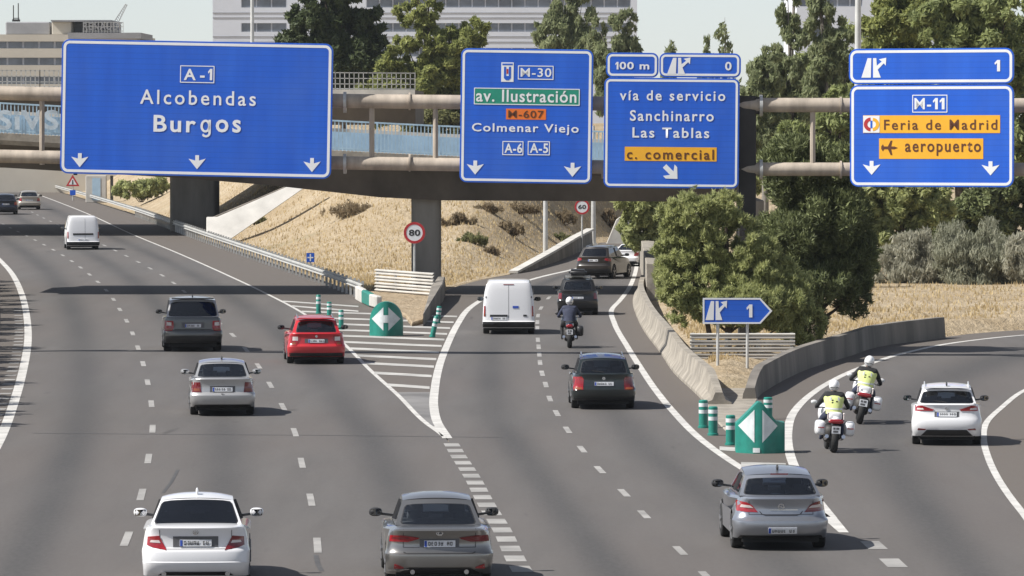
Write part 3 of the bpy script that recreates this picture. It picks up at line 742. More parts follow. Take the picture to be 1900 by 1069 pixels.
# concrete slope under the far overpass
ab = MB(); Ya = 318
pl = [(383,436),(383,403),(402,403),(525,350),(548,340),(588,340),(560,352),(428,444)]
pts = []
for x, y in pl:                               # the slab leans back up the slope
    q = P(x, y, Ya)
    for _ in range(6): q = P(x, y, Ya + max(0, q.z) * 1.1)
    pts.append(q)
ab.add([tuple(p) for p in pts] + [(p.x, p.y + .7, p.z) for p in pts], [tuple(range(8)), tuple(range(15, 7, -1))] + [(i, (i+1) % 8, 8+(i+1) % 8, 8+i) for i in range(8)])
tag(ab.build('abutment_wall', M['concrete_pale'], bevel=.03), 'pale concrete wing wall sloping down beside the wide pillar', 'wall')
MB_ = MB(); A, B = P(402, 400, 345), P(640, 300, 345)
MB_.add([(A.x, 338, A.z), (B.x, 338, B.z), (B.x+2, 372, B.z), (A.x, 372, A.z), (A.x, 338, -.1), (B.x, 338, -.1), (B.x+2, 372, -.1), (A.x, 372, -.1)], [(0,1,2,3),(0,4,5,1),(1,5,6,2),(2,6,7,3),(3,7,4,0)])
tag(MB_.build('slope_paving', M['concrete_dark'], bevel=.05), kind='structure')
# ================================================================ barriers
def wbeam(mb, pts, z, h=.31, mi=0):           # corrugated steel rail along points
    prof_ = [(-.5,.02),(-.38,-.05),(-.2,-.05),(-.08,.02),(.08,.02),(.2,-.05),(.38,-.05),(.5,.02)]
    rows = []
    for i, p in enumerate(pts):
        d = (pts[min(i+1, len(pts)-1)] - pts[max(i-1, 0)]); d.z = 0; d.normalize(); n = Vector((-d.y, d.x, 0))
        rows.append([tuple(p + n*o*1.1 + Vector((0, 0, z + q*h))) for q, o in prof_])
    mb.grid(rows, mi)
ga = thing('guardrail', 'long galvanised guardrail curving along the right edge of the motorway', 'guardrail', (0,0,0))
Ysg = Yrows(Yp(558), 530, 3.0)
pts = [Vector((GR(Y), Y, 0)) for Y in Ysg]
m = MB(); wbeam(m, pts, .62, .30); m.build('rail', M['galv'], ga, smooth=60, fix=False)
for Y in Yrows(Yp(557), 400, 2.0)[:95]:
    MB().bar((GR(Y)+.12, Y, -.05), (GR(Y)+.12, Y, .80), .10, .06).build('post', M['galv'], ga)
# curved end terminal
et = thing('barrier_terminal', 'short pale barrier end striped white and green at the end of the guardrail', 'barrier', (0,0,0))
tp_ = [G(664,556), G(676,563), G(690,570), G(703,574)]
for i, c in enumerate(('sign_white','green_plastic','sign_white')):
    A, B = tp_[i], tp_[i+1]; MB().bar(A + Vector((0,0,.28)), B + Vector((0,0,.28)), .24, .6 - .05*i).build('block', M['concrete_pale' if c == 'sign_white' else c], et, bevel=.05)
# stacked rail panels
def rail_stack(xa, ya, xb, yb, n, hh, label, mt, zb=0.0):
    A, B = G(xa, ya, zb), G(xb, yb, zb); t = thing('rail_stack', label, 'barrier', (0,0,0)); k = 10
    for i in range(n):
        m = MB(); wbeam(m, [A + (B-A)*j/k for j in range(k+1)], hh*(i+.55)/n, hh/n*.82)
        o = m.build('rail', M[mt], t, smooth=60, fix=False)
    for f in (.03, .35, .65, .97):
        q = A + (B-A)*f + Vector((0,.1,0)); MB().bar(q, q + Vector((0,0,hh)), .1, .1).build('post', M['galv'], t)
    return t
rail_stack(697, 547, 805, 556, 4, 1.12, 'short fence of four stacked steel rails in front of the bridge pillar', 'concrete_pale')
rail_stack(1280, 668, 1475, 668, 4, .84, 'wide fence of four stacked steel rails below the small arrow sign', 'concrete_pale', .15)
# low sloping concrete end between the gore and the slip road
ce = MB(); A = [G(785,606), G(822,560), G(826,548), G(812,548), G(800,560)]
ce.add([tuple(p) for p in A] + [(p.x, p.y, z) for p, z in zip(A, (.45,.75,.8,.8,.65))], [(5,6,7,8,9)] + [(i, (i+1) % 5, 5+(i+1) % 5, 5+i) for i in range(5)])
tag(ce.build('barrier_end', M['concrete_dark'], bevel=.04), 'low dark wedge of concrete barrier beside the leaning green posts', 'barrier')
def jersey(f, Ya, Yb, h, w, name, label, side, mt='concrete'):  # New Jersey profile wall along X = f(Y)
    pr = [(0,0),(.0,.08),(.16,.32),(.24,h),(.24+w,h),(.32+w,.32),(.48+w,.08),(.48+w,0)] if mt == 'concrete' else [(0,0),(.02,h*.5),(.05,h),(.05+w,h),(.12+w,h*.5),(.14+w,0)]
    Ys = Yrows(Ya, Yb, 1.5); rows = []; n = len(Ys)
    P2 = [Vector((f(Y), Y, 0)) for Y in Ys]
    for i, p in enumerate(P2):
        d = P2[min(i+1, n-1)] - P2[max(i-1, 0)]; d.normalize(); nn = Vector((d.y, -d.x, 0)) * side
        k = min(1.0, .45 + i/5.0) if Yb > Ya else 1
        rows.append([tuple(p + nn*o + Vector((0,0,z*k if z > .1 else z))) for o, z in pr])
    m = MB().grid(rows); c = len(pr)
    m.f.append(tuple(range(c))); m.m.append(0); m.f.append(tuple(range((n-1)*c, n*c))[::-1]); m.m.append(0)
    return tag(m.build(name, M[mt], smooth=25), label, 'barrier')
jersey(B2, Yp(752), Yp(543), .76, .2, 'concrete_barrier', 'sunlit concrete barrier winding along the middle slip road', 1)
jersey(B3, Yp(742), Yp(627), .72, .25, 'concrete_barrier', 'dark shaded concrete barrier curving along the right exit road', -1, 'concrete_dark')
# tall wall end beside the middle slip road
Y0, Y1 = Yp(560), Yp(470)
w_ = MB(); xa, xb = P(1199,560,Y0).x, P(1226,560,Y0).x; za = P(0,488,Y0).z; zb = za*.98; xs_ = P(1183,500,Y1).x
w_.add([(xa,Y0,-.05),(xb,Y0,-.05),(xs_+.7,Y1,-.05),(xs_,Y1,-.05),(xa,Y0,za),(xb,Y0,za-.05),(xs_+.7,Y1,zb),(xs_,Y1,zb)], [(0,1,5,4),(3,0,4,7),(1,2,6,5),(2,3,7,6),(4,5,6,7)])
tag(w_.build('parapet_wall', M['concrete'], bevel=.03), 'tall pale wall end with a dark front face beside the front tree', 'wall')
# low wall with a pale coping on the outside of the slip road, and the retaining wall behind
cw = thing('retaining_wall', 'dark low wall with a pale coping rising along the left of the slip road', 'wall', (0,0,0))
WP = [(958,508,.02),(985,502,.25),(1030,487,.55),(1070,470,.80),(1100,458,.95)]
pts = [(G(x,y), h) for x, y, h in WP]
m = MB(); m.grid([[(p.x, p.y, -.05), (p.x-.05, p.y+.05, h)] for p, h in pts]); m.grid([[(p.x-.3, p.y+.4, -.05), (p.x-.3, p.y+.4, h)] for p, h in pts]); m.build('wall', M['concrete_dark'], cw)
m = MB()
for (p, h), (q, g_) in zip(pts[:-1], pts[1:]): m.bar(p + Vector((-.15,.25,h+.05)), q + Vector((-.15,.25,g_+.05)), .45, .12)
m.build('coping', M['concrete_pale'], cw)
rw = MB(); Yw = Yp(452)
pl = [P(x, y, Yw) for x, y in ((1122,459),(1162,459),(1160,418),(1150,402),(1143,408))]
rw.add([tuple(p) for p in pl] + [(p.x + 1.5, p.y + 14, p.z) for p in pl], [(0,1,2,3,4),(9,8,7,6,5)] + [(i,(i+1)%5,5+(i+1)%5,5+i) for i in range(5)])
tag(rw.build('retaining_wall', M['concrete_pale'], bevel=.04), 'pale grey wall rising at the far end of the slip road', 'wall')
# median barrier just left of the carriageway, with oleanders behind it
jersey(lambda Y: L0(Y) - 1.65, 120, 262, .95, .2, 'concrete_barrier', 'concrete median barrier along the left edge of the motorway', -1)
# ================================================================ round and small signs, posts
def round_sign(px, py, d, Y, txt, base_z, label, panel=False):
    c = P(px, py, Y); t = thing('speed_sign', label, 'road sign', (c.x, c.y, base_z), 0); r = d/2/S(Y); z = c.z - base_z
    MB().tube([(0,.06,0), (0,.06,z + r*.6)], .05, 8).build('post', M['galv'], t, smooth=40)
    f = MB().lathe([(.0, r),(.03, r)], (0,0,z), 'y', 32).build('disc', M['sign_white'], t, smooth=30)
    n = 40; A = [(r*math.cos(2*math.pi*k/n), z + r*math.sin(2*math.pi*k/n)) for k in range(n)]; B = [(r*.76*math.cos(2*math.pi*k/n), z + r*.76*math.sin(2*math.pi*k/n)) for k in range(n)]
    MB().ring(A, B, -.008, -.001).build('red_rim', M['sign_red'], f)
    lettering(txt, (-r*.52, z - r*.30, r*.54, z + r*.30), M['sign_black'], f, -.006, .03, 1.05); return t
round_sign(769, 432, 40, NB0 - 2, '80', 0, 'round speed sign reading 80 in front of the bridge pillar')
round_sign(1080, 384, 28, 300, '60', P(0,462,300).z * .6, 'smaller round speed sign reading 60 beside the far slip road')
t = thing('marker_sign', 'tiny blue marker plate with a white cross on the dry bank', 'road sign', G(576, 512)); z = P(576,478,t.location.y).z
MB().tube([(0,.03,-.1),(0,.03,z+.1)], .03, 6).build('post', M['galv'], t); pb = MB().box(-.19,.19,-.02,.01,z-.22,z+.22).build('plate', M['sign_blue'], t)
MB().box(-.03,.03,-.026,-.021,z-.17,z+.17).box(-.14,-.031,-.026,-.021,z-.03,z+.03).box(.031,.14,-.026,-.021,z-.03,z+.03).build('white_mark', M['sign_white'], pb)
c = G(135, 372); t = thing('warning_sign', 'small red triangular warning sign far off by the left road', 'road sign', c); z = P(135,338,c.y).z
MB().tube([(0,.05,0),(0,.05,z+.4)], .06, 8).build('post', M['galv'], t)
f = MB().prism([(-.6,z-.36),(.6,z-.36),(0,z+.65)], -.01, .03).build('triangle', M['sign_red'], t); MB().prism([(-.35,z-.22),(.35,z-.22),(0,z+.36)], -.02, -.011).build('triangle_face', M['sign_white'], f)
MB().prism([(-.06,z-.2),(.06,z-.2),(.04,z+.2),(-.04,z+.2)], -.028, -.021).build('mark', M['sign_black'], f)
MB().box(-.25,.25,-.01,.03,z-1.15,z-.7).build('plate', M['sign_blue'], t)
# roadside cabinet, far left
c = G(178, 376); t = thing('cabinet', 'tall pale cabinet standing behind the far guardrail at left', 'cabinet', (c.x, c.y, 0)); k = S(c.y)
hw = 19/k; ht = P(178,326,c.y).z
MB().box(-hw, hw, 0, .9, 0, ht).build('housing', M['concrete_pale'], t, bevel=.04); MB().box(-hw*.35, hw*.45, -.03, -.002, .2, ht-.2).build('door', M['rail_panel'], t); MB().box(hw+.35, hw+.6, 0, .2, 0, ht).build('post', M['dark_steel'], t)
# arrow-shaped exit sign
c = G(1360, 690); sg = Sign('exit_sign', 'small blue arrow-shaped exit sign with a white number 1, on two posts', 'road sign', 1368, 577, c.y, 0.0, 0)
z0 = sg.root.location.z
pl = [(1304,553),(1411,553),(1433,577),(1411,601),(1304,601)]; inn = [(1307,556),(1409.5,556),(1428.5,577),(1409.5,598),(1307,598)]
f = sg.shape([pl], 'sign_blue', 'panel', None, 0, .05)
MB().ring([sg.xz(*q) for q in pl], [sg.xz(*q) for q in inn], -.008, -.001).build('border', M['sign_white'], f)
sg.exit_icon(1309, 558, 1349, 594, f); sg.one((1385,565,1396,589), parent=f)
for x in (1332, 1387):
    X = sg.xz(x, 577)[0]; MB().tube([(X,.09,-z0),(X,.09,.35)], .045, 8).build('post', M['pole'], sg.root, smooth=40)
# lamp posts
def lamp_post(px, py0, Y, zb, h, r, label, rz=0):   # single-arm column
    c = P(px, py0, Y); t = thing('lamp_post', label, 'lamp post', (c.x, c.y, zb), rz)
    MB().tube([(0,0,0),(0,0,h*.5),(0,0,h)], [r, r*.8, r*.55], 12).build('pole', M['pole'], t, smooth=40)
    MB().box(-r*1.5, r*1.5, -r*1.5, r*1.5, 0, .12).build('base_plate', M['galv'], t)
    MB().tube([(0,0,h-.1),(.5,0,h+.25),(1.6,0,h+.45)], r*.4, 8).build('arm', M['pole'], t, smooth=40)
    MB().ell((1.95,0,h+.45), (.45,.16,.10), 10, 6).build('lamp_head', M['galv'], t, smooth=60); return t
lamp_post(468, 60, NB1 - 1.2, P(468, topf(468), NB0).z, 12, .10, 'thin pale lamp post above the left blue sign', R(180))
lamp_post(1592, 60, 240, 0, 16, .2, 'thick pale lamp post rising behind the brightest blue sign')
lamp_post(1012, 470, Yp(482), P(0,470,Yp(482)).z*.3, 7.6, .135, 'grey lamp post on the dry bank under the overpass', R(180))
lamp_post(1101, 450, 316, 0, 7.0, .15, 'pale lamp post right beside the round 60 sign', R(180))
# ================================================================ crash cushions and flexible posts
def cushion(kind, px0, px1, py, pyt, label):
    c = G((px0+px1)/2, py); k = S(c.y); w = (px1-px0)/2/k; h = (py-pyt)/k
    t = thing('crash_cushion', label, 'barrier', c)
    if kind == 'dome': out = [(-w,0),(w,0)] + [(w*math.cos(R(a)), h*.42 + h*.58*math.sin(R(a))) for a in range(0, 181, 12)]
    else: out = [(-w,0),(w,0),(w,h*.58),(w*.62,h*.62),(w*.05,h*.985),(-w*.14,h),(-w,h*.56)]
    n = 28; rows_f, rows_b = [], []
    def clipz(x):                                   # top of the outline at x
        best = 0
        for (xa, za), (xb, zb) in zip(out, out[1:] + out[:1]):
            if min(xa, xb) - 1e-9 <= x <= max(xa, xb) + 1e-9 and abs(xb-xa) > 1e-6:
                best = max(best, za + (zb-za)*(x-xa)/(xb-xa))
        return best
    ybend = lambda x: w*.75*(x/w)**2
    def surf(off, back=0): return [[(x, ybend(x) + off + back, z) for z in (np.linspace(0, clipz(x), 9))] for x in np.linspace(-w*.999, w*.999, n)]
    fr, bk = surf(0), surf(0, w*1.1)
    m = MB(); m.grid(fr); m.grid(bk); m.grid([[a[-1], b[-1]] for a, b in zip(fr, bk)]); m.grid([fr[0], bk[0]]); m.grid([fr[-1], bk[-1]])
    b = m.build('body', M['green_plastic'], t, smooth=40, merge=.002)
    ar = MB()
    def tri(pts, m_=8):                             # white triangle following the bend
        (ax, az), (bx, bz), (cx, cz) = pts
        g_ = []
        for i in range(m_ + 1):
            s_ = i / m_; xa, za = ax + (bx-ax)*s_, az + (bz-az)*s_; xb, zb = ax + (cx-ax)*s_, az + (cz-az)*s_
            g_.append([(xa + (xb-xa)*j/6, ybend(xa + (xb-xa)*j/6) - .012, za + (zb-za)*j/6) for j in range(7)])
        ar.grid(g_)
    if kind == 'dome':
        zc = h*.5
        for sd in (-1, 1):
            tri([(sd*w*.86, zc), (sd*w*.15, zc+h*.34), (sd*w*.15, zc-h*.34)])
        ar.grid([[(x, ybend(x)-.012, zc-h*.11), (x, ybend(x)-.012, zc+h*.11)] for x in np.linspace(-w*.15, w*.15, 4)])
    else:
        zc = h*.53
        for sd in (-1, 1):
            tri([(-w*.12 + sd*w*.80, zc), (-w*.12 + sd*w*.16, zc+h*.32), (-w*.12 + sd*w*.16, zc-h*.32)])
        ar.grid([[(x, ybend(x)-.012, h*.02), (x, ybend(x)-.012, h*.11)] for x in np.linspace(-w*.34, -w*.06, 4)])
    ar.build('white_arrows', M['bollard_white'], b, fix=False)
cushion('dome', 685, 747, 624, 560, 'domed green crash cushion with a white double arrow on the first gore')
cushion('pent', 1367, 1458, 842, 746, 'pointed green crash cushion with two white triangles between the slip roads')
def bollard(px, py, pyt, label, lean=0):
    c = G(px, py); h = (py-pyt)/S(c.y); t = thing('flexible_post', label, 'bollard', c, 0, 'green flexible posts'); t.rotation_euler = (0, lean, 0); r = .112 if px > 1000 else .09
    MB().lathe([(0, r*1.2),(.05, r*1.2),(.06, r),(h*.97, r),(h, r*.8)], (0,0,0), 'z', 16).build('tube', M['green_plastic'], t, smooth=40)
    for f in (.52, .76): MB().lathe([(h*f, r+.004),(h*(f+.13), r+.004)], (0,0,0), 'z', 16).build('reflective_band', M['bollard_white'], t, smooth=40)
for a in ((591,582,547,'green flexible post at the far end of the row behind the red car'), (611,590,560,'green flexible post in the middle of the row behind the red car'), (633,612,575,'green flexible post right behind the red car'),
          (802,626,586,'leaning green flexible post beside the slip road', R(12)), (812,600,568,'green flexible post against the dark barrier wedge', R(6)),
          (1305,794,742,'green flexible post closest to the sunlit barrier'), (1323,808,754,'green flexible post second from the sunlit barrier'), (1355.5,826,770,'green flexible post beside the pointed crash cushion'), (1425,778,737,'green flexible post half hidden behind the pointed crash cushion')):
    bollard(*a)
# ================================================================ buildings
def facade(x0, x1, Y, bands, dep, name, label, wall, top_y, win_frame=None):
    """bands: (y_top, y_bottom, x0, x1, pitch) ribbon windows as the photo shows them at distance Y"""
    t = thing(name, label, 'building', (P(x0, 200, Y).x, Y, 0)); ox = t.location.x
    X = lambda x: P(x, 200, Y).x - ox
    Z = lambda y: P(0, y, Y).z
    m = MB(); m.box(X(x0), X(x1), .36, dep, -.5, Z(top_y)); prev = top_y
    for ya, yb, spans in sorted(bands):
        m.box(X(x0), X(x1), 0, .35, Z(ya), Z(prev)); e = x0
        for xa, xb, pt in spans + [(x1, x1, 1)]:
            if xa > e + .5: m.box(X(e), X(xa), 0, .35, Z(yb), Z(ya))
            e = xb
        prev = yb
    m.box(X(x0), X(x1), 0, .35, -.5, Z(prev)); m.build('wall', M[wall], t)
    for ya, yb, spans in bands:
        for xa, xb, pt in spans:
            n = max(1, int(round((xb - xa) / pt))); d = (X(xb) - X(xa)) / n; g_ = MB()
            fr_ = MB().box(X(xa), X(xb), .30, .34, Z(yb), Z(ya))
            for i in range(n): g_.box(X(xa) + d*i + .10, X(xa) + d*(i+1) - .10, .2, .296, Z(yb) + .04, Z(ya) - .04)
            w_ = fr_.build('window_band', M['grey_wall'], t); g_.build('pane', M['facade_glass'], w_)
    return t, X, Z
# big pale office block
YB = 780
W2 = [(448,532,25),(680,1170,25)]
tb, X, Z = facade(395, 1182, YB, [(-92,-76,W2),(-46,-31,W2),(-1,14,W2),(43,59,W2),(89,105,W2),(135,150,W2)], 40, 'office_building', 'large pale grey office block with ribbon windows behind the trees', 'grey_wall', -130)
for y in (-115, -61, -20, 24, 33, 68, 78, 114, 124): MB().box(X(395), X(1182), -.06, -.002, Z(y)-.05, Z(y)+.05).build('cladding_joint', M['lead_grey'], tb)
tb2, X, Z = facade(1478, 1760, 640, [(-6,12,[(1484,1600,22)]), (52,68,[(1484,1600,22)]), (108,124,[(1484,1600,22)])], 30, 'office_building', 'pale office block glimpsed between the poplars at right', 'grey_wall', -60)
# beige building at left
tb3, X, Z = facade(-260, 250, 520, [(77,90,[(-250,160,30)]), (107,121,[(-250,160,30)]), (142,156,[(-250,160,30)])], 30, 'office_building', 'beige office building with a grey rooftop structure at the far left', 'cream_wall', 64)
MB().box(X(7), X(90), 2, 14, Z(64), Z(40)).build('roof_plant', M['lead_grey'], tb3, bevel=.1)
MB().box(X(95), X(131), 1, 12, Z(64), Z(40)).build('stair_tower', M['cream_wall'], tb3, bevel=.05)
MB().box(X(94), X(206), .5, 13, Z(40), Z(37)).build('roof_slab', M['lead_grey'], tb3)
MB().box(X(131), X(206), 4, 14, Z(64), Z(40)).build('roof_plant', M['lead_grey'], tb3, bevel=.1)
MB().box(X(128), X(263), -1, 16, Z(72), Z(61)).build('roof_slab', M['lead_grey'], tb3)
fr = MB()
for k in range(14): xx = X(156) + (X(230)-X(156))*k/13; fr.bar((xx,-.8,Z(61)), (xx,-.8,Z(41)), .05,.05)
for y in (42,50,58): fr.bar((X(156),-.8,Z(y)), (X(230),-.8,Z(y)), .06,.06)
fr = fr.build('sign_frame', M['galv'], tb3)
lettering('RENAULT', (X(156), Z(56), X(228), Z(42)), M['lead_grey'], fr, -.95, .02, 1.1)
t = thing('antenna_mast', 'thin twin antenna mast on the left rooftop', 'antenna', (P(30,40,526).x, 526, P(30,40,526).z)); k = 1/S(526)
MB().tube([(-5*k,0,0),(-5*k,0,30*k)], .05, 6).tube([(4*k,0,0),(4*k,0,34*k)], .05, 6).bar((-6*k,0,6*k),(6*k,0,6*k),.08,.08).box(-7*k,7*k,-.3,.3,0,4*k).build('mast', M['dark_steel'], t)
cr = thing('rooftop_crane', 'small lattice crane arm on the beige building at left', 'crane', (P(212,62,524).x, 524, P(212,61,524).z)); 
m = MB(); A, B = Vector((0,0,.2)), Vector((24*k,0,52*k)); n = Vector((-.45,0,.2))
m.bar(A, B, .09, .09); m.bar(A + n, B + n*.3, .09, .09)
for j in range(12): m.bar(A + (B-A)*j/12, A + n*(1-.7*(j+1)/12) + (B-A)*(j+1)/12, .05, .05)
m.build('jib', M['galv'], cr); MB().box(-.5,.6,-.5,.5,0,.5).build('base', M['lead_grey'], cr, bevel=.05)
# ================================================================ vehicles
FR = [0, .2, .4, .58, .72, .83, .91, .965, 1.0]
INS = [0, .003, .012, .028, .05, .085, .14, .215, .34]
DRP = [0, 0, .001, .003, .006, .012, .02, .035, .07]
def lane_heading(p):
    d = lambda f: (f(p.y + 3) - f(p.y - 3)) / 6.0
    c = [(L0, 'a'), (D1, 'a'), (D2, 'a'), (E3, 'a')] if p.x < E3(p.y) and p.y > YN or p.x < D2(p.y) + 2.5 else [(E3b, 'b'), (D4, 'b'), (E5, 'b')] if p.x < E5(p.y) + .5 else [(E6, 'c'), (E7, 'c')]
    xs_ = [f(p.y) for f, _ in c]; return -math.atan(float(np.interp(p.x, xs_, [d(f) for f, _ in c])))
def car(name, label, cat, px, py, pxw, sp, rz=None, group='vehicles on the road', side=0):
    b0 = G(px, py); W_, oh = sp['W'], sp['oh']
    k = pxw / (2 * W_ * S(b0.y)); k = max(.78, min(1.12, k))
    if rz is None: rz = lane_heading(b0)
    t = thing(name, label, cat, b0, rz, group); t.scale = (k, k, k)
    prof, top = [(y, z, max(wf, .975) if z < .46 else wf) for y, z, wf in sp['prof']], sp['top']; kin = sp.get('kin', 1.0) * .78
    col = M[sp['paint']]; rw = sp['rw']; wb = sp['wb']; L = top[-1][0]
    pz = [p[1] for p in prof]
    wz = lambda z: W_ * float(np.interp(z, pz, [p[2] for p in prof]))
    def ry(x, z):                                   # rear surface
        f = min(1.0, abs(x) / wz(z)); return float(np.interp(z, pz, [p[0] for p in prof])) + kin * float(np.interp(f, FR, INS)) - oh
    # --- body shell
    rows = []; st = prof + top; nP = len(prof)
    for i, (y, z, wf) in enumerate(st):
        front = y > L - .6 and i >= nP
        r = []
        for s_ in (-1, 1):
            q = []
            for f, a, d in zip(FR, INS, DRP):
                yy, zz = y, z
                if i < nP - 1: yy = y + kin * a
                elif i == nP - 1: yy = y + kin * a * .8; zz = z - d * .5
                else:
                    zz = z - d * (1 if not front else .6)
                    if front: yy = y - a * 1.2
                    elif y < .7: yy = y + kin * a * max(0, .7 - y) 
                q.append((s_ * f * wf * W_, yy - oh, zz))
            r.append(q)
        rows.append(r[0][:0:-1] + r[1])
    zs = .26
    def arch(yc, ra):
        a0 = math.asin(max(-1, min(1, (zs - rw) / ra)))
        return [(yc + ra * math.cos(a), rw + ra * math.sin(a)) for a in np.linspace(a0, math.pi - a0, 13)]
    ra = rw + .07
    bot = [p for p in arch(wb, ra)] + [p for p in arch(0, ra)]
    m = MB(); m.grid(rows)
    n = len(rows[0])
    for e, s_ in ((0, -1), (n-1, 1)):
        loop = [Vector(r[e]) for r in rows]
        loop2 = [Vector((s_ * W_ * .965, y, z)) for y, z in bot]
        vs = loop + loop2; m.add(vs, [tuple(range(len(vs)))])
    body = m.build('body', col, t, smooth=32, merge=.0005)
    bm = bmesh.new(); bm.from_mesh(body.data); bmesh.ops.triangulate(bm, faces=[f for f in bm.faces if len(f.verts) > 4]); bm.to_mesh(body.data); bm.free(); body.data.set_sharp_from_angle(angle=R(32))
    MB().box(-W_*.80, W_*.80, -oh + .22, L - oh - .3, .15, .34).build('underbody_shade_box', M['underbody'], t)  # near-black box added to deepen the shade under the car
    path = [(rows[-1][0][1], rows[-1][0][2])] + bot + [(rows[0][0][1], rows[0][0][2])]
    MB().grid([[(-W_*.95, y, z), (W_*.95, y, z)] for y, z in path]).build('underbody', M['underbody'], t)
    # --- patches that follow the rear surface
    def patch(name, poly, mt, off=.008, parent=None, mirror=False, step=.06):
        bm = bmesh.new()
        for sgn in ((1, -1) if mirror else (1,)):
            bm.faces.new([bm.verts.new((sgn*x, 0, z)) for x, z in poly])
        for ax in (0, 2):
            lo = min(p[0] if ax == 0 else p[1] for p in poly); hi = max(p[0] if ax == 0 else p[1] for p in poly)
            if mirror and ax == 0: lo = -hi
            c = math.floor(lo / step) * step + step
            while c < hi - 1e-4:
                no = (1,0,0) if ax == 0 else (0,0,1)
                bmesh.ops.bisect_plane(bm, geom=bm.verts[:] + bm.edges[:] + bm.faces[:], plane_co=tuple(c*v for v in no), plane_no=no); c += step
        ret = bmesh.ops.extrude_face_region(bm, geom=bm.faces[:]); ev = {v for v in ret['geom'] if isinstance(v, bmesh.types.BMVert)}
        for v in bm.verts: v.co.y = ry(v.co.x, v.co.z) + (-off if v in ev else .02)
        bmesh.ops.recalc_face_normals(bm, faces=bm.faces)
        me = bpy.data.meshes.new(name); bm.to_mesh(me); bm.free(); me.materials.append(M[mt])
        me.polygons.foreach_set('use_smooth', [True]*len(me.polygons)); me.set_sharp_from_angle(angle=R(40))
        o = bpy.data.objects.new(name, me); COL.objects.link(o); o.parent = parent or t; return o
    rect = lambda x0, x1, z0, z1: [(x0,z0),(x1,z0),(x1,z1),(x0,z1)]
    for s_ in (-1, 1):
        flip = lambda poly: [(s_*x, z) for x, z in poly]
        lamp_tone = sp.get('lamp_shaded') if s_ > 0 else sp['lampm']  # right lamp, away from the sun, gets its shade as a darker colour
        lo = patch('tail_light', flip(sp['lamp']), lamp_tone or sp['lampm'], .012)
        for poly, mt in sp.get('lens', []): patch('lens', flip(poly), mt, .018, lo)
        for poly, mt in sp.get('refl', []): patch('reflector', flip(poly), mt, .010)
    for nm, poly, mt, off in sp.get('extra', []): patch(nm, poly, mt, off)
    if 'valance' in sp: patch('lower_bumper', sp['valance'], sp.get('valmat', 'blackp'), .014)
    x0, x1, z0, z1 = sp['plate']
    rec = sp.get('recess')
    if rec: patch('plate_recess_shade', rect(*rec), 'blackp' if sp.get('recdark') else 'shade_trim', .005)  # flat dark patch stands for the shaded recess around the plate
    pl = patch('licence_plate', rect(x0, x1, z0, z1), 'plate', .02)
    patch('country_strip', rect(x0 + .005, x0 + .045, z0 + .006, z1 - .006), 'plate_blue', .024, pl)
    rn = random.Random(int(px)); xx = x0 + .07; ch = MB()
    while xx < x1 - .05:
        w = .036
        if abs((xx - x0)/(x1-x0) - .6) > .05:
            zz0, zz1 = z0 + .025, z1 - .022; yb = min(ry(xx, (z0+z1)/2), ry(xx+w, (z0+z1)/2)) - .027
            for (a, b_, c, d) in rn.sample([(0,.25,0,1),(.75,1,0,1),(.25,.75,0,.18),(.25,.75,.82,1),(.25,.75,.42,.58)], 4):
                ch.box(xx + w*a, xx + w*b_, yb, yb + .003, zz0 + (zz1-zz0)*c, zz0 + (zz1-zz0)*d)
        xx += .052
    ch.build('plate_characters', M['sign_black'], pl)
    if pxw > 150:                                   # shut lines of the boot lid
        xs1 = W_*.66; zb1 = sp.get('seam', .655)
        patch('shut_line', [(-xs1, zb1), (xs1, zb1), (xs1, zb1+.010), (-xs1, zb1+.010)], 'blackp', .003)
        for s_ in (-1, 1): patch('shut_line', [(s_*xs1, zb1), (s_*(xs1+.010), zb1), (s_*(xs1+.010), .97), (s_*xs1, .97)], 'blackp', .003)
    # --- badge
    if 'badge' in sp:
        kind, bz, br_ = sp['badge']; y = ry(0, bz) - .014; m = MB()
        A = [(br_*math.cos(2*math.pi*i/20), bz + br_*math.sin(2*math.pi*i/20)) for i in range(20)]; B = [(br_*.76*math.cos(2*math.pi*i/20), bz + br_*.76*math.sin(2*math.pi*i/20)) for i in range(20)]
        if kind == 'oval': A = [(x*1.4, z) for x, z in A]; B = [(x*1.45, z) for x, z in B]
        if kind in ('ring', 'star', 'bolt', 'oval'): m.ring(A, B, y, y + .012)
        if kind == 'star':
            for a in (90, 210, 330): m.bar((0, y+.006, bz), (br_*.9*math.cos(R(a)), y+.006, bz + br_*.9*math.sin(R(a))), .018, .012, up=(0,1,0))
        if kind == 'bolt': m.bar((-br_*1.2, y, bz+.012), (br_*.2, y, bz+.012), .01, .014); m.bar((-br_*.2, y, bz-.012), (br_*1.2, y, bz-.012), .01, .014)
        if kind == 'oval': m.bar((-.01, y, bz+br_*.6), (-.03, y, bz-br_*.4), .014, .01, up=(0,1,0)); m.bar((-.03, y, bz-br_*.4), (br_*.8, y, bz-br_*.4), .012, .012)
        if kind == 'disc': m.lathe([(y, br_), (y + .01, br_)], (0, 0, bz), 'y', 18)
        m.build('badge', M['chrome'] if kind != 'disc' else M['sign_blue'] if sp.get('bluebadge') else M['chrome'], t)
    # --- cabin
    gl = M[sp.get('glass', 'glass')]
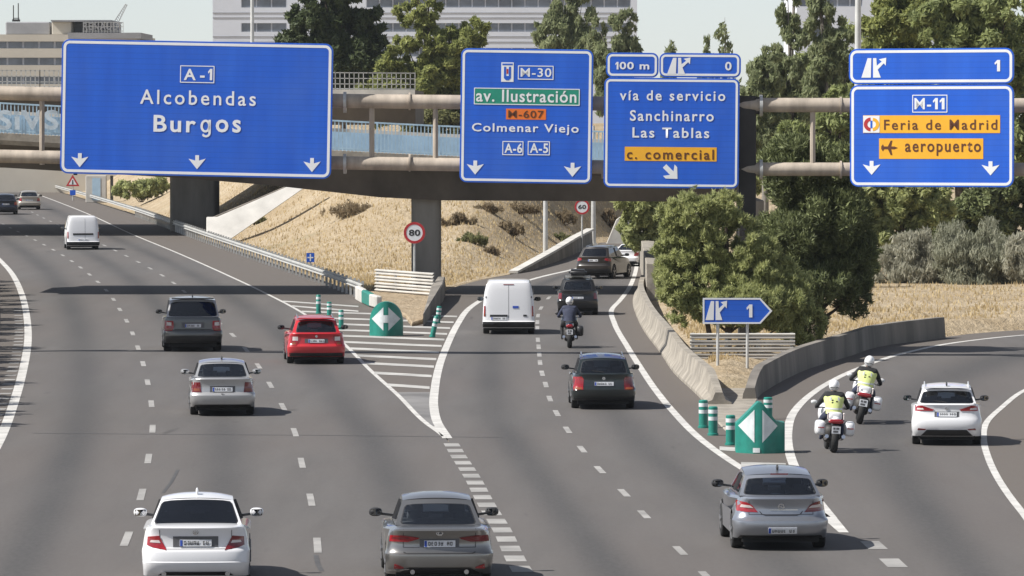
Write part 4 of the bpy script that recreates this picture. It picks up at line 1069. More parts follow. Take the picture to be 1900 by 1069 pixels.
    if 'gh' in sp:
        (yb, zb, wb_), (yt, zt, wt), (yf, zf, wf_), (yw, zw, ww) = sp['gh']
        yb -= oh; yt -= oh; yf -= oh; yw -= oh; cv = sp.get('curve', .10)
        rear = lambda u, v: Vector((u*(wb_ + (wt-wb_)*v), yb + (yt-yb)*v + cv*u*u, zb + (zt-zb)*v - .035*u*u*v + .04*math.sin(math.pi*v)*0))
        frnt = lambda u, v: Vector((u*(ww + (wf_-ww)*v), yw + (yf-yw)*v - .16*u*u, zw + (zf-zw)*v - .035*u*u*v))
        def sidep(s_):
            def f(u, v):
                a, b_ = rear(s_, v), frnt(s_, v); q = a + (b_-a)*((u+1)/2); q.x += s_*.03*math.sin(math.pi*v)*0; return q
            return f
        def pane(f, cu, cv_, su, sv, nm, fr_m, edge, nexp=13, q=44):
            out, inn, ed = [], [], []
            for i in range(q):
                a = 2*math.pi*(i+.5)/q; dx, dz = math.cos(a), math.sin(a)
                k_ = 1/max(abs(dx), abs(dz)); out.append((dx*k_, .5 + .5*dz*k_))
                r_ = (abs(dx)**nexp + abs(dz)**nexp)**(-1/nexp)
                inn.append((cu + su*dx*r_, cv_ + sv*dz*r_)); ed.append((cu + (su-edge)*dx*r_, cv_ + (sv-edge*.6)*dz*r_))
            return [f(*p) for p in out], [f(*p) for p in inn], [f(*p) for p in ed], (cu, cv_, su - edge, sv - edge*.6, nexp)
        frame = MB(); seal = MB(); q = 44
        def add_pane(f, cu, cv_, su, sv, nm, edge):
            o_, i_, e_, g_ = pane(f, cu, cv_, su, sv, nm, None, edge)
            frame.add(o_ + i_, [(a, (a+1) % q, q+(a+1) % q, q+a) for a in range(q)])
            seal.add(i_ + e_, [(a, (a+1) % q, q+(a+1) % q, q+a) for a in range(q)])
            cu, cv_, su, sv, ne = g_; gm = MB(); rings = [[f(cu + su*w*dx*r_, cv_ + sv*w*dz*r_) for a in range(q) for dx, dz in [(math.cos(2*math.pi*(a+.5)/q), math.sin(2*math.pi*(a+.5)/q))] for r_ in [(abs(dx)**ne + abs(dz)**ne)**(-1/ne)]] for w in (1, .66, .33)]
            gm.v = [tuple(p) for r_ in rings for p in r_] + [tuple(f(cu, cv_))]
            for j in range(2): gm.f += [(j*q+a, j*q+(a+1) % q, (j+1)*q+(a+1) % q, (j+1)*q+a) for a in range(q)]
            gm.f += [(2*q+a, 2*q+(a+1) % q, 3*q) for a in range(q)]; gm.m = [0]*len(gm.f)
            gm.build(nm, gl if nm != 'windscreen' else M['glass_clear'], t, smooth=60)
        gw = sp.get('rg', (.0, .5, .84, .43)); gw = (gw[0], gw[1], min(.95, gw[2]*1.06), min(.5 - abs(.5-gw[1]) - .015, gw[3]*1.12))
        if not sp.get('noglass'): add_pane(rear, *gw, 'rear_window', .03)
        add_pane(frnt, 0, .5, .9, .45, 'windscreen', .02)
        for s_ in (-1, 1): add_pane(sidep(s_), .02, .47, .80, .38, 'side_window', .02)
        roof = []
        for j in range(9):
            v = j/8; r_ = []
            for i in range(13):
                u = -1 + i/6; a, b_ = rear(u, 1), frnt(u, 1); p = a + (b_-a)*v; p.z += .035*math.sin(math.pi*v)*(1 - .5*u*u) + (.02*(1-u**4) if 0 < j < 8 else .012*(1-u**4)); r_.append(p)
            roof.append(r_)
        frame.grid(roof); fo = frame.build('roof', M[sp.get('roofp', sp['paint'])], t, smooth=35, merge=.004)
        seal.build('window_seal', M['blackp'], t)
        for s_ in (-1, 1):
            f = sidep(s_); A, B = f(.05, .08), f(.12, .9)
            MB().bar(A, B, .03, .08).build('door_pillar', M['blackp'], t)
        # inside: shelf, dashboard, seats
        m = MB(); zc = min(zb, zw) - .02
        zi = max(zb, zw) + .004
        m.add([(-wb_*.97, yb + .12, zi), (wb_*.97, yb + .12, zi), (ww*.95, yw - .3, zi), (-ww*.95, yw - .3, zi)], [(0,1,2,3)])
        zt_ = min(zt - .22, zb + .24)
        for sx in (-.36, .36):
            ys_ = yb + (yw - yb)*.50; m.box(sx-.24, sx+.24, ys_, ys_+.12, zi, zi + .10)
            m.ell((sx, ys_+.02, zi+.18), (.15,.06,.11), 10, 6, p=.6)
        for sx in (-.38, .38):
            ys_ = yt + .1; m.box(sx-.26, sx+.26, ys_, ys_+.14, zi, zi+.05); m.ell((sx, ys_+.05, zi+.10), (.13,.05,.08), 10, 6, p=.6)
        m.build('seats', M['interior'], t, smooth=40)
        if sp.get('spoiler'): MB().bar((-wt*.93, yt+.0, zt+.03), (wt*.93, yt+.0, zt+.03), .22, .035).build('spoiler', col, t, bevel=.012)
        if sp.get('hibrake'): MB().bar((-.16, yt-.10, zt+.01), (.16, yt-.10, zt+.01), .02, .025).build('brake_light', M['lamp_dark'], t)
        if sp.get('antenna'): MB().ell((0, yt+.32, zt+.10), (.025,.09,.06), 10, 6).build('antenna', M['blackp'] if sp['antenna'] == 1 else col, t, smooth=60)
        if sp.get('rails'):
            for s_ in (-1, 1): MB().tube([(s_*wt*.90, yt+.35, zt+.0), (s_*wt*.90, yt+.55, zt+.045), (s_*wt*.90, yf-.45, zf+.045), (s_*wt*.90, yf-.25, zf-.01)], .018, 8).build('roof_rail', M[sp['rails']], t, smooth=40)
        ymir, zmir = yw - .42, zw + .10
    else:
        # van: windscreen, door windows and rear panels laid on the tall shell
        yw = sp['yw'] - oh; ymir, zmir = yw - .55, 1.12
        ws = MB(); ws.grid([[(u*W_*.80, yw + .02, 1.08), (u*W_*.76, yw - .58, 1.66)] for u in np.linspace(-1, 1, 9)])
        ws.build('windscreen', M['glass_dark'], t)
        for s_ in (-1, 1):
            a = W_*.97*s_; MB().add([(a*1.01, yw-1.25, 1.08), (a*1.01, yw-.25, 1.08), (a*.93, yw-.75, 1.58), (a*.95, yw-1.25, 1.60)], [(0,1,2,3)]).build('side_window', M['glass_dark'], t)
    for s_ in (-1, 1):
        mc = M[sp.get('mirror', 'blackp')]; Wm = W_*.94
        mr = MB().ell((s_*(Wm+.15), ymir, zmir), (.115,.09,.075), 12, 8, p=.75).build('wing_mirror', mc, t, smooth=60)
        MB().bar((s_*(Wm-.16), ymir+.02, zmir-.06), (s_*(Wm+.06), ymir+.01, zmir-.03), .07, .04).build('mirror_arm', M['blackp'], mr)
        MB().grid([[(s_*(Wm+.15)+x, ymir-.093+ .03*abs(x)/.1, zmir+z) for x in (-.088,0,.088)] for z in (-.052,.052)]).build('mirror_glass', M['mirror'], mr)
    # --- wheels
    tw = sp.get('tw', .21)
    pr = [(-tw/2, rw*.64), (-tw/2, rw*.93), (-tw*.40, rw*.99), (-tw*.15, rw), (tw*.15, rw), (tw*.40, rw*.99), (tw/2, rw*.93), (tw/2, rw*.64)]
    for s_ in (-1, 1):
        for yc in (0, wb):
            c = (s_*(W_*.975 - tw/2), yc, rw)
            wh = MB().lathe(pr, c, 'x', 28).build('wheel', M['tyre'], t, smooth=35)
            m = MB(); xo = c[0] + s_*(tw/2 - .02)
            m.lathe([(xo - s_*.01, rw*.66), (xo, rw*.62), (xo - s_*.03, rw*.55)], (0, yc, rw), 'x', 24)
            for a in range(5):
                an = 2*math.pi*a/5 + .3; m.bar((xo, yc, rw), (xo, yc + rw*.62*math.cos(an), rw + rw*.62*math.sin(an)), .05, .07, up=(1,0,0))
            m.build('rim', M['rim'], wh)
    if sp.get('exhaust'):
        for ex in sp['exhaust']: MB().tube([(ex, -oh + .06, .25), (ex, -oh + .4, .25)], .04, 10).build('exhaust_pipe', M['chrome'], t, smooth=40)
    if sp.get('wiper'): MB().bar((0, rear(0,.1).y-.03, rear(0,.1).z), (-.33, rear(-.45,.25).y-.03, rear(-.45,.2).z), .02, .02).build('wiper', M['blackp'], t)
    return t
M['shade_trim'] = mat('grey_trim_shade', (.10,.10,.105), .5)
M['p_white'] = paint('white_paint', (.74,.74,.75), 0, .4, .06)
M['p_lexus'] = paint('bronze_grey_paint', (.27,.262,.25), .8, .28, .03)
M['p_astra'] = paint('silver_blue_paint', (.34,.36,.40), .75, .32, .06)
M['p_silver'] = paint('silver_paint', (.50,.50,.50), .6, .38, .08)
M['p_grey'] = paint('dark_grey_paint', (.10,.105,.105), .5, .32, .06)
M['p_red'] = paint('red_paint', (.50,.012,.022), .1, .35, .06)
M['p_green'] = paint('dark_green_paint', (.008,.014,.015), .1, .3, .025)
M['p_black'] = paint('black_paint', (.008,.008,.009), .1, .3, .015)
M['p_brown'] = paint('dark_brown_paint', (.022,.017,.013), .2, .3, .03)
M['p_beige'] = paint('pale_beige_paint', (.42,.39,.34), .4, .4, .1)
M['p_blue'] = paint('dark_blue_paint', (.010,.015,.03), .2, .3, .02)
rect = lambda x0, x1, z0, z1: [(x0,z0),(x1,z0),(x1,z1),(x0,z1)]
def front(L, zh, zbelt, yA):
    return [(yA, zbelt, 1.0), (L-1.25, zbelt-.02, .97), (L-.7, zh, .94), (L-.25, zh-.08, .88), (L-.05, zh-.22, .85), (L, .48, .86), (L-.03, .32, .88), (L-.12, .2, .86)]
# near white saloon
car('saloon_car', 'white saloon car at the bottom left of the road, with a dark rear window', 'car', 365, 1084, 199, dict(W=.885, oh=1.0, wb=2.76, rw=.325, paint='p_white', glass='glass_dark', mirror='p_white',
    prof=[(.16,.20,.90),(.05,.28,.95),(.0,.40,.985),(-.005,.44,.99),(.008,.455,.99),(.01,.60,1.0),(.035,.645,.995),(.085,.68,.985),(.10,.80,.965),(.085,.92,.94),(.045,1.0,.91),(.06,1.025,.89)],
    top=[(.2,1.04,.89),(.6,1.045,.92),(1.2,.98,1.0)] + front(4.58,.86,.96,3.0), gh=((.55,1.015,.75),(1.28,1.40,.60),(2.45,1.41,.58),(3.35,.95,.72)), rg=(0,.49,.90,.46),
    lamp=[(.80,.72),(.79,.855),(.60,.875),(.475,.645),(.70,.68)], lampm='lamp_red', lamp_shaded='lamp_dark', lens=[([(.75,.765),(.735,.80),(.60,.80),(.575,.755)],'lamp_clear')],
    plate=(-.26,.26,.70,.81), recess=(-.37,.37,.69,.865), badge=('star',.935,.045), antenna=2, hibrake=0, exhaust=(-.52,.52), valance=[(-.62,.22),(.62,.22),(.52,.285),(-.52,.285)]))
# bronze-grey saloon
car('saloon_car', 'bronze grey saloon car at the bottom centre, with slim red tail lights', 'car', 812, 1080, 200, dict(W=.905, oh=1.0, wb=2.8, rw=.325, paint='p_lexus', glass='glass', antenna=0,
    prof=[(.20,.20,.88),(.07,.28,.94),(.02,.34,.98),(.0,.50,1.0),(.005,.545,1.0),(.03,.56,.995),(.055,.60,.985),(.085,.70,.97),(.07,.82,.95),(.02,.90,.92),(-.005,.94,.885),(.03,.965,.86)],
    top=[(.2,.985,.86),(.55,1.0,.90),(1.2,.97,1.0)] + front(4.68,.84,.95,3.0), gh=((.55,.99,.72),(1.32,1.385,.58),(2.5,1.42,.57),(3.4,.94,.72)), rg=(0,.42,.85,.36),
    lamp=[(.835,.755),(.82,.86),(.60,.855),(.33,.82),(.36,.795),(.52,.75)], lampm='lamp_red', lamp_shaded='lamp_dark', lens=[([(.80,.80),(.79,.835),(.50,.825),(.52,.795)],'lamp_dark')],
    refl=[([(.76,.30),(.75,.385),(.60,.33),(.60,.305)],'lamp_red')], plate=(-.255,.265,.665,.775), recess=(-.33,.33,.655,.80), badge=('oval',.895,.04), exhaust=(-.45,.45),
    extra=[('bumper_crease_shade',[(-.60,.575),(-.55,.555),(.55,.555),(.60,.575),(.60,.59),(.545,.57),(-.545,.57),(-.60,.59)],'blackp',.006),('chrome_strip',[(-.52,.285),(-.86,.255),(-.86,.27),(-.5,.30)],'chrome',.02)],  # black crease strip paints in the shade of the fold
    valance=[(-.70,.21),(.70,.21),(.52,.31),(-.52,.31)]))
# silver blue hatchback
car('hatchback', 'silver blue three-door hatchback at the lower right, near the second gore', 'car', 1443, 1016, 178, dict(W=.875, oh=.85, wb=2.61, rw=.32, paint='p_astra', glass='glass', antenna=1, kin=1.35,
    prof=[(.20,.22,.86),(.06,.30,.93),(.0,.40,.98),(-.01,.48,1.0),(.0,.545,1.0),(.05,.575,.985),(.10,.62,.96),(.13,.74,.935),(.12,.86,.91),(.08,.94,.87),(.10,.985,.85)],
    top=[(.2,1.0,.86),(.6,1.0,.92),(1.2,.98,1.0)] + front(4.29,.88,.97,2.6), gh=((.17,.985,.74),(.66,1.355,.60),(2.15,1.43,.58),(3.05,.96,.74)), rg=(0,.45,.87,.36), curve=.2,
    lamp=[(.80,.72),(.80,.91),(.62,.875),(.52,.82),(.42,.70),(.60,.705)], lampm='lamp_red', lamp_shaded='lamp_dark', lens=[([(.74,.79),(.72,.84),(.56,.82),(.50,.775)],'lamp_clear')],
    plate=(-.24,.28,.315,.425), badge=('bolt',.80,.055), extra=[('tailgate_shadow_line',[(-.40,.72),(-.36,.66),(-.28,.635),(.28,.635),(.36,.66),(.40,.72),(.385,.72),(.34,.67),(.27,.65),(-.27,.65),(-.34,.67),(-.385,.72)],'blackp',.004), ('handle_bar',[(-.20,.735),(.30,.735),(.30,.75),(-.20,.75)],'chrome',.012)],
    valance=[(-.78,.22),(.78,.22),(.74,.275),(-.74,.275)], hibrake=1))
# silver saloon
car('saloon_car', 'silver saloon car with tall dark red lights in the middle left lane', 'car', 412, 769, 121, dict(W=.855, oh=1.0, wb=2.6, rw=.30, paint='p_silver', glass='glass', mirror='p_silver', antenna=1,
    prof=[(.16,.24,.90),(.04,.32,.96),(.0,.44,1.0),(.0,.55,1.0),(.03,.59,.99),(.08,.63,.975),(.10,.74,.955),(.09,.88,.92),(.05,.97,.89),(.07,.995,.87)],
    top=[(.2,1.01,.87),(.55,1.01,.9),(1.1,.96,1.0)] + front(4.4,.84,.95,2.8), gh=((.52,1.0,.72),(1.15,1.36,.60),(2.35,1.41,.585),(3.2,.94,.72)), rg=(0,.47,.86,.41),
    lamp=[(.82,.63),(.80,.885),(.585,.89),(.55,.63)], lampm='lamp_dark', lens=[([(.76,.66),(.75,.73),(.60,.73),(.59,.66)],'lamp_amber')],
    plate=(-.26,.26,.65,.76), recess=(-.33,.33,.63,.79), badge=('bolt',.58,.035), valance=[(-.76,.24),(.76,.24),(.72,.30),(-.72,.30)], hibrake=0))
# dark grey off-roader
car('off_road_car', 'big dark grey off-road car in the middle left lane', 'car', 357, 651, 109, dict(W=.96, oh=.9, wb=2.74, rw=.37, tw=.26, paint='p_grey', glass='glass_dark', antenna=1, roofp='p_silver', kin=.75,
    prof=[(.14,.30,.90),(.03,.40,.96),(.0,.52,1.0),(.0,.64,1.0),(.03,.69,.985),(.06,.72,.975),(.07,.90,.96),(.07,1.02,.945),(.08,1.10,.93),(.10,1.14,.91)],
    top=[(.2,1.15,.92),(.8,1.14,.98),(1.4,1.12,1.0)] + front(4.78,1.05,1.1,3.0), gh=((.11,1.14,.86),(.42,1.70,.74),(2.45,1.74,.73),(3.25,1.12,.80)), rg=(0,.45,.885,.40), curve=.07,
    lamp=[(.93,.69),(.92,1.02),(.64,1.01),(.62,.80),(.68,.69)], lampm='lamp_red', lens=[([(.86,.86),(.85,.97),(.70,.96),(.70,.86)],'lamp_clear'),([(.9,.71),(.9,.76),(.68,.76),(.68,.71)],'lamp_amber')],
    plate=(-.26,.26,.80,.91), recess=(-.36,.36,.79,.96), extra=[('tailgate_strip',rect(-.60,.60,.725,.745),'blackp',.008)], valance=[(-.88,.31),(.88,.31),(.90,.52),(-.90,.52)], spoiler=1, rails=None))
# red hatchback
car('hatchback', 'bright red estate-style hatchback beside the striped gore', 'car', 585, 674, 108, dict(W=.905, oh=.95, wb=2.68, rw=.315, paint='p_red', glass='glass', kin=1.0,
    prof=[(.14,.24,.90),(.04,.32,.96),(.0,.45,1.0),(.0,.56,1.0),(.03,.60,.985),(.07,.64,.97),(.09,.78,.95),(.09,.90,.92),(.06,.95,.89),(.09,.985,.87)],
    top=[(.2,1.0,.88),(.8,1.0,.96),(1.3,.98,1.0)] + front(4.65,.88,.96,2.8), gh=((.14,.98,.74),(.55,1.375,.61),(2.4,1.45,.60),(3.25,.95,.74)), rg=(0,.46,.82,.40), curve=.12,
    lamp=[(.80,.58),(.80,.90),(.53,.905),(.50,.80),(.62,.58)], lampm='lamp_red', lens=[([(.74,.74),(.73,.86),(.57,.86),(.57,.74)],'lamp_clear'),([(.76,.62),(.75,.69),(.64,.69),(.64,.62)],'lamp_amber')],
    plate=(-.25,.25,.68,.78), recess=(-.36,.36,.67,.80), badge=('disc',.87,.04), valance=[(-.82,.25),(.82,.25),(.84,.36),(-.84,.36)], spoiler=1, rails='chrome', wiper=1))
# dark green estate
car('estate_car', 'very dark green estate car on the middle slip road', 'car', 1118, 757, 119, dict(W=.885, oh=1.0, wb=2.58, rw=.315, paint='p_green', glass='glass', kin=.95,
    prof=[(.14,.25,.90),(.04,.33,.96),(.0,.44,1.0),(.0,.56,1.0),(.03,.60,.985),(.06,.63,.975),(.08,.78,.95),(.08,.90,.92),(.07,.97,.89),(.10,.995,.87)],
    top=[(.2,1.01,.88),(.8,1.0,.96),(1.3,.98,1.0)] + front(4.57,.88,.96,2.8), gh=((.15,.99,.75),(.58,1.39,.63),(2.45,1.46,.60),(3.2,.95,.74)), rg=(0,.46,.84,.40), curve=.11,
    lamp=[(.84,.54),(.83,.90),(.60,.91),(.55,.84),(.57,.56)], lampm='lamp_red', lamp_shaded='lamp_dark', lens=[([(.80,.565),(.80,.635),(.60,.635),(.60,.565)],'lamp_amber')],
    plate=(-.25,.27,.665,.765), badge=('disc',.86,.045), valance=[(-.80,.26),(.80,.26),(.82,.34),(-.82,.34)], rails='chrome', wiper=1, roofp='p_green'))
# white hatchback on the exit
car('hatchback', 'white hatchback with a dark lower bumper on the right exit road', 'car', 1756, 824, 130, dict(W=.89, oh=.87, wb=2.65, rw=.315, paint='p_white', glass='glass', kin=1.15, antenna=1,
    prof=[(.16,.24,.90),(.05,.33,.95),(.0,.48,1.0),(.0,.62,1.0),(.03,.69,.985),(.06,.74,.97),(.09,.84,.95),(.09,.96,.91),(.06,1.04,.875),(.09,1.07,.86)],
    top=[(.2,1.08,.87),(.8,1.05,.96),(1.3,1.0,1.0)] + front(4.4,.9,.98,2.7), gh=((.14,1.065,.745),(.50,1.43,.62),(2.3,1.49,.61),(3.1,.98,.74)), rg=(0,.44,.88,.38), curve=.14,
    lamp=[(.80,.88),(.80,1.02),(.62,1.02),(.32,.92),(.36,.885)], lampm='lamp_red', lens=[([(.76,.915),(.75,.955),(.60,.955),(.58,.915)],'lamp_clear')],
    refl=[([(.74,.40),(.72,.45),(.52,.43),(.55,.40)],'lamp_dark')], plate=(-.25,.25,.745,.855), recess=(-.31,.31,.735,.87), badge=('oval',.95,.035),
    valance=[(-.66,.25),(.66,.25),(.50,.41),(-.50,.41)], rails='p_white', wiper=1, spoiler=1))
# vans
van = dict(W=.90, oh=.85, wb=2.85, rw=.33, paint='p_white', yw=3.55, kin=.35,
    prof=[(.10,.22,.92),(.02,.30,.97),(-.03,.36,1.0),(-.03,.44,1.0),(.03,.47,.99),(.05,.62,.985),(.06,.9,.975),(.08,1.2,.95),(.11,1.5,.90),(.14,1.70,.855),(.17,1.78,.82)],
    top=[(.26,1.82,.80),(1.2,1.85,.82),(2.2,1.85,.82),(2.9,1.76,.80),(3.55,1.08,.95),(4.1,.98,.93),(4.35,.82,.88),(4.42,.5,.88),(4.36,.22,.88)],
    lamp=[(.86,.62),(.845,.98),(.80,.98),(.795,.62)], lampm='lamp_red', lens=[([(.855,.64),(.85,.73),(.805,.73),(.805,.64)],'lamp_amber')],
    plate=(-.60,-.08,.50,.60), extra=[('door_seam',rect(-.006,.006,.48,1.70),'shade_trim',.003),('door_handle',rect(-.64,-.04,.61,.68),'blackp',.02),('brake_light',rect(-.18,.18,1.70,1.725),'lamp_dark',.01),('emblem',rect(.14,.34,.90,.98),'plate_blue',.01),('hinge',rect(.76,.80,1.25,1.31),'shade_trim',.012),('hinge',rect(-.80,-.76,1.25,1.31),'shade_trim',.012),('handle',rect(.50,.62,.62,.68),'blackp',.015)],
    valance=[(-.885,.24),(.885,.24),(.895,.44),(-.895,.44)])
car('delivery_van', 'white windowless delivery van on the middle slip road', 'van', 944, 619, 97, van)
van2 = dict(van); van2.update(W=.88, plate=(-.25,.25,.50,.59), extra=[('window_strip',rect(-.55,.55,.80,.90),'blackp',.012),('door_seam',rect(.10,.112,.5,1.7),'shade_trim',.003)])
car('delivery_van', 'small white van far up the left motorway lane', 'van', 153, 463, 60, van2)
# black off-roader with a roof box
du = dict(W=.90, oh=.8, wb=2.67, rw=.34, tw=.24, paint='p_black', glass='glass', kin=.9,
    prof=[(.12,.30,.90),(.03,.38,.96),(.0,.5,1.0),(.0,.64,1.0),(.04,.69,.985),(.06,.85,.97),(.07,.98,.95),(.06,1.06,.92),(.09,1.09,.90)],
    top=[(.2,1.1,.90),(.8,1.08,.97),(1.3,1.06,1.0)] + front(4.31,.98,1.04,2.8), gh=((.13,1.085,.78),(.48,1.55,.64),(2.3,1.60,.62),(3.05,1.04,.76)), rg=(0,.46,.80,.38), curve=.12,
    lamp=[(.86,.72),(.84,.98),(.70,.98),(.70,.72)], lampm='lamp_dark', plate=(-.25,.25,.72,.81), valance=[(-.85,.31),(.85,.31),(.87,.5),(-.87,.5)], rails='blackp')
d1 = car('off_road_car', 'black off-road car with a roof box, ahead of the motorcyclist', 'car', 1072, 584, 76, du)
bx_ = MB().box(-.40,.40,-.2,1.5,1.72,1.98).build('roof_box', M['blackp'], d1, bevel=.1, bseg=3, smooth=40); MB().bar((-.55,.1,1.68),(.55,.1,1.68),.05,.05).bar((-.55,1.2,1.68),(.55,1.2,1.68),.05,.05).build('cross_bar', M['galv'], d1)
d2 = dict(du); d2.update(paint='p_brown', glass='glass_dark', lampm='lamp_red', lamp=[(.87,.86),(.85,1.03),(.60,1.03),(.58,.93)], plate=(-.25,.25,.86,.96), rails='chrome', roofp='p_brown')
car('off_road_car', 'dark brown off-road car at the far end of the slip road', 'car', 1108, 517, 68, d2, rz=R(-17))
sal = dict(W=.86, oh=.95, wb=2.6, rw=.31, paint='p_white', glass='glass', prof=[(.16,.24,.90),(.04,.32,.96),(.0,.44,1.0),(.0,.55,1.0),(.08,.63,.975),(.10,.74,.955),(.09,.88,.92),(.05,.97,.89),(.07,.995,.87)],
    top=[(.2,1.01,.87),(.55,1.01,.9),(1.1,.96,1.0)] + front(4.4,.84,.95,2.8), gh=((.40,1.0,.72),(1.05,1.36,.60),(2.35,1.42,.585),(3.2,.94,.72)), rg=(0,.47,.84,.40),
    lamp=[(.82,.66),(.80,.88),(.60,.88),(.58,.66)], lampm='lamp_red', plate=(-.25,.25,.68,.78), valance=[(-.76,.24),(.76,.24),(.72,.33),(-.72,.33)])
car('saloon_car', 'small white car partly hidden behind the tall wall end', 'car', 1168, 494, 52, sal, rz=R(-20))
s2_ = dict(sal); s2_.update(paint='p_beige', mirror='blackp'); car('saloon_car', 'pale beige car far off at the left edge of the road', 'car', 54, 389, 42, s2_)
s3_ = dict(sal); s3_.update(paint='p_blue', glass='glass_dark'); car('saloon_car', 'dark blue car cut by the left picture edge', 'car', 10, 398, 46, s3_)
s4_ = dict(du); s4_.update(paint='p_blue', glass='glass_dark', rails=None); car('off_road_car', 'farthest dark car, tiny beyond the beige one', 'car', 57, 356, 27, s4_)
# ================================================================ motorcycles and riders
def skinned(name, V, E, m, parent, root=0, sub=2, regions=None):
    bm = bmesh.new(); ly = bm.verts.layers.skin.verify(); vs = []
    for i, (p, r) in enumerate(V):
        v = bm.verts.new(p); v[ly].radius = (r, r) if not isinstance(r, tuple) else r; v[ly].use_root = (i == root); vs.append(v)
    for a, b in E: bm.edges.new((vs[a], vs[b]))
    me = bpy.data.meshes.new(name); bm.to_mesh(me); bm.free()
    o = bpy.data.objects.new(name, me); COL.objects.link(o)
    o.modifiers.new('s', 'SKIN'); sb = o.modifiers.new('u', 'SUBSURF'); sb.levels = sub; sb.render_levels = sub
    dg = bpy.context.evaluated_depsgraph_get(); dg.update()
    me2 = bpy.data.meshes.new_from_object(o.evaluated_get(dg)); bpy.data.objects.remove(o)
    me2.name = name; me2.materials.clear(); ms = m if isinstance(m, list) else [m]
    for q in ms: me2.materials.append(q)
    for p in me2.polygons:
        p.use_smooth = True; p.material_index = regions(p.center) if regions else 0
    o = bpy.data.objects.new(name, me2); COL.objects.link(o); o.parent = parent; return o
def motorcycle(label, px, py, sc, lean, rz, police):
    c = G(px, py); t = thing('motorcycle', label, 'motorcycle', c, rz, 'motorcycles on the road'); t.scale = (sc,)*3; t.rotation_euler = (0, lean, rz)
    body = M['p_white'] if police else M['p_blue']; r = .31
    for y, w, nm in ((0, .17, 'wheel'), (1.48, .12, 'wheel')):
        wh = MB().lathe([(-w/2, r*.72), (-w/2, r*.86), (-w*.25, r*.98), (0, r), (w*.25, r*.98), (w/2, r*.86), (w/2, r*.72)], (0, y, r), 'x', 26).build(nm, M['tyre'], t, smooth=40)
        m = MB().lathe([(-.04, r*.74), (.04, r*.74)], (0, y, r), 'x', 24)
        for a in range(5): an = a*2*math.pi/5; m.bar((0, y, r), (0, y + r*.7*math.cos(an), r + r*.7*math.sin(an)), .04, .04, up=(1,0,0))
        m.build('rim', M['rim'], wh)
    MB().tube([(0,-.30,.62),(0,-.18,.70),(0,.05,.70)], [.07,.10,.10], 10).build('rear_mudguard', M['blackp'], t, smooth=50)
    MB().ell((0,.18,.83), (.15,.50,.11), 14, 8, p=.8).build('tail_fairing', body, t, smooth=60)
    MB().ell((0,.32,.90), (.17,.42,.07), 14, 8, p=.8).build('seat', M['black_cloth'], t, smooth=60)
    MB().ell((0,.88,.93), (.19,.30,.17), 14, 10, p=.85).build('fuel_tank', body, t, smooth=60)
    MB().ell((0,.70,.45), (.23,.34,.25), 12, 8, p=.7).build('engine', M['dark_steel'], t, smooth=50)
    MB().ell((0,1.28,.92), (.30,.26,.30), 16, 10, p=.85).build('front_fairing', body, t, smooth=60)
    ws = MB(); ws.grid([[(x*(1-.3*z/.42), 1.18 - .20*z + .8*x*x, 1.08 + z) for x in np.linspace(-.24, .24, 7)] for z in np.linspace(0, .42, 6)]); ws.build('windshield', M['glass_clear'], t, smooth=60)
    for s_ in (-1, 1):
        MB().tube([(s_*.10,1.48,.31),(s_*.11,1.18,1.0)], .03, 8).build('fork', M['chrome'], t, smooth=40)
        MB().tube([(s_*.08,0,.31),(s_*.10,.55,.42)], .035, 8).build('swing_arm', M['dark_steel'], t, smooth=40)
        MB().tube([(s_*.17,.5,.32),(s_*.20,.1,.36),(s_*.21,-.22,.42)], [.04,.055,.05], 10).build('exhaust_pipe', M['chrome'], t, smooth=40)
        if police or s_ > 0:
            pn = MB().ell((s_*.37,.02,.62), (.13,.27,.19), 14, 10, p=.55).build('pannier', body if police else M['blackp'], t, smooth=50)
            if police: MB().bar((s_*.37,-.262,.62),(s_*.37,-.262,.645),.16,.012).build('reflector', M['lamp_red'], pn)
        mi = MB().ell((s_*.43,1.06,1.20), (.085,.03,.055), 10, 8).build('mirror', M['blackp'] if not police else M['helmet'], t, smooth=60)
        MB().tube([(s_*.28,1.08,1.06),(s_*.40,1.06,1.17)], .012, 6).build('mirror_arm', M['blackp'], mi)
    MB().tube([(-.40,.93,1.06),(-.22,1.03,1.08),(0,1.06,1.05),(.22,1.03,1.08),(.40,.93,1.06)], .018, 8).build('handlebar', M['blackp'], t, smooth=40)
    tl = MB().ell((0,-.31,.80), (.20 if police else .13,.05,.06), 14, 8, p=.7).build('tail_light', M['lamp_red'], t, smooth=60)
    pl = MB().box(-.11,.11,-.385,-.375,.50,.68).build('licence_plate', M['plate'], t)
    MB().box(-.075,-.02,-.388,-.3851,.60,.655).box(.0,.075,-.388,-.3851,.60,.655).box(-.075,.05,-.388,-.3851,.525,.575).build('plate_characters', M['shade_trim'], pl)
    MB().bar((0,-.37,.68),(0,-.28,.74),.16,.02).build('plate_bracket', M['blackp'], t)
    if police:
        bx = MB().ell((0,-.02,.93), (.17,.14,.10), 14, 8, p=.5).build('top_case', M['p_white'], t, smooth=50)
        for s_ in (-1, 1): MB().tube([(s_*.20,-.2,.85),(s_*.20,-.2,.97)], .02, 8).ell((s_*.20,-.2,.99), (.035,.035,.03), 8, 6).build('warning_light', M['lamp_clear'], t, smooth=60)
    return t
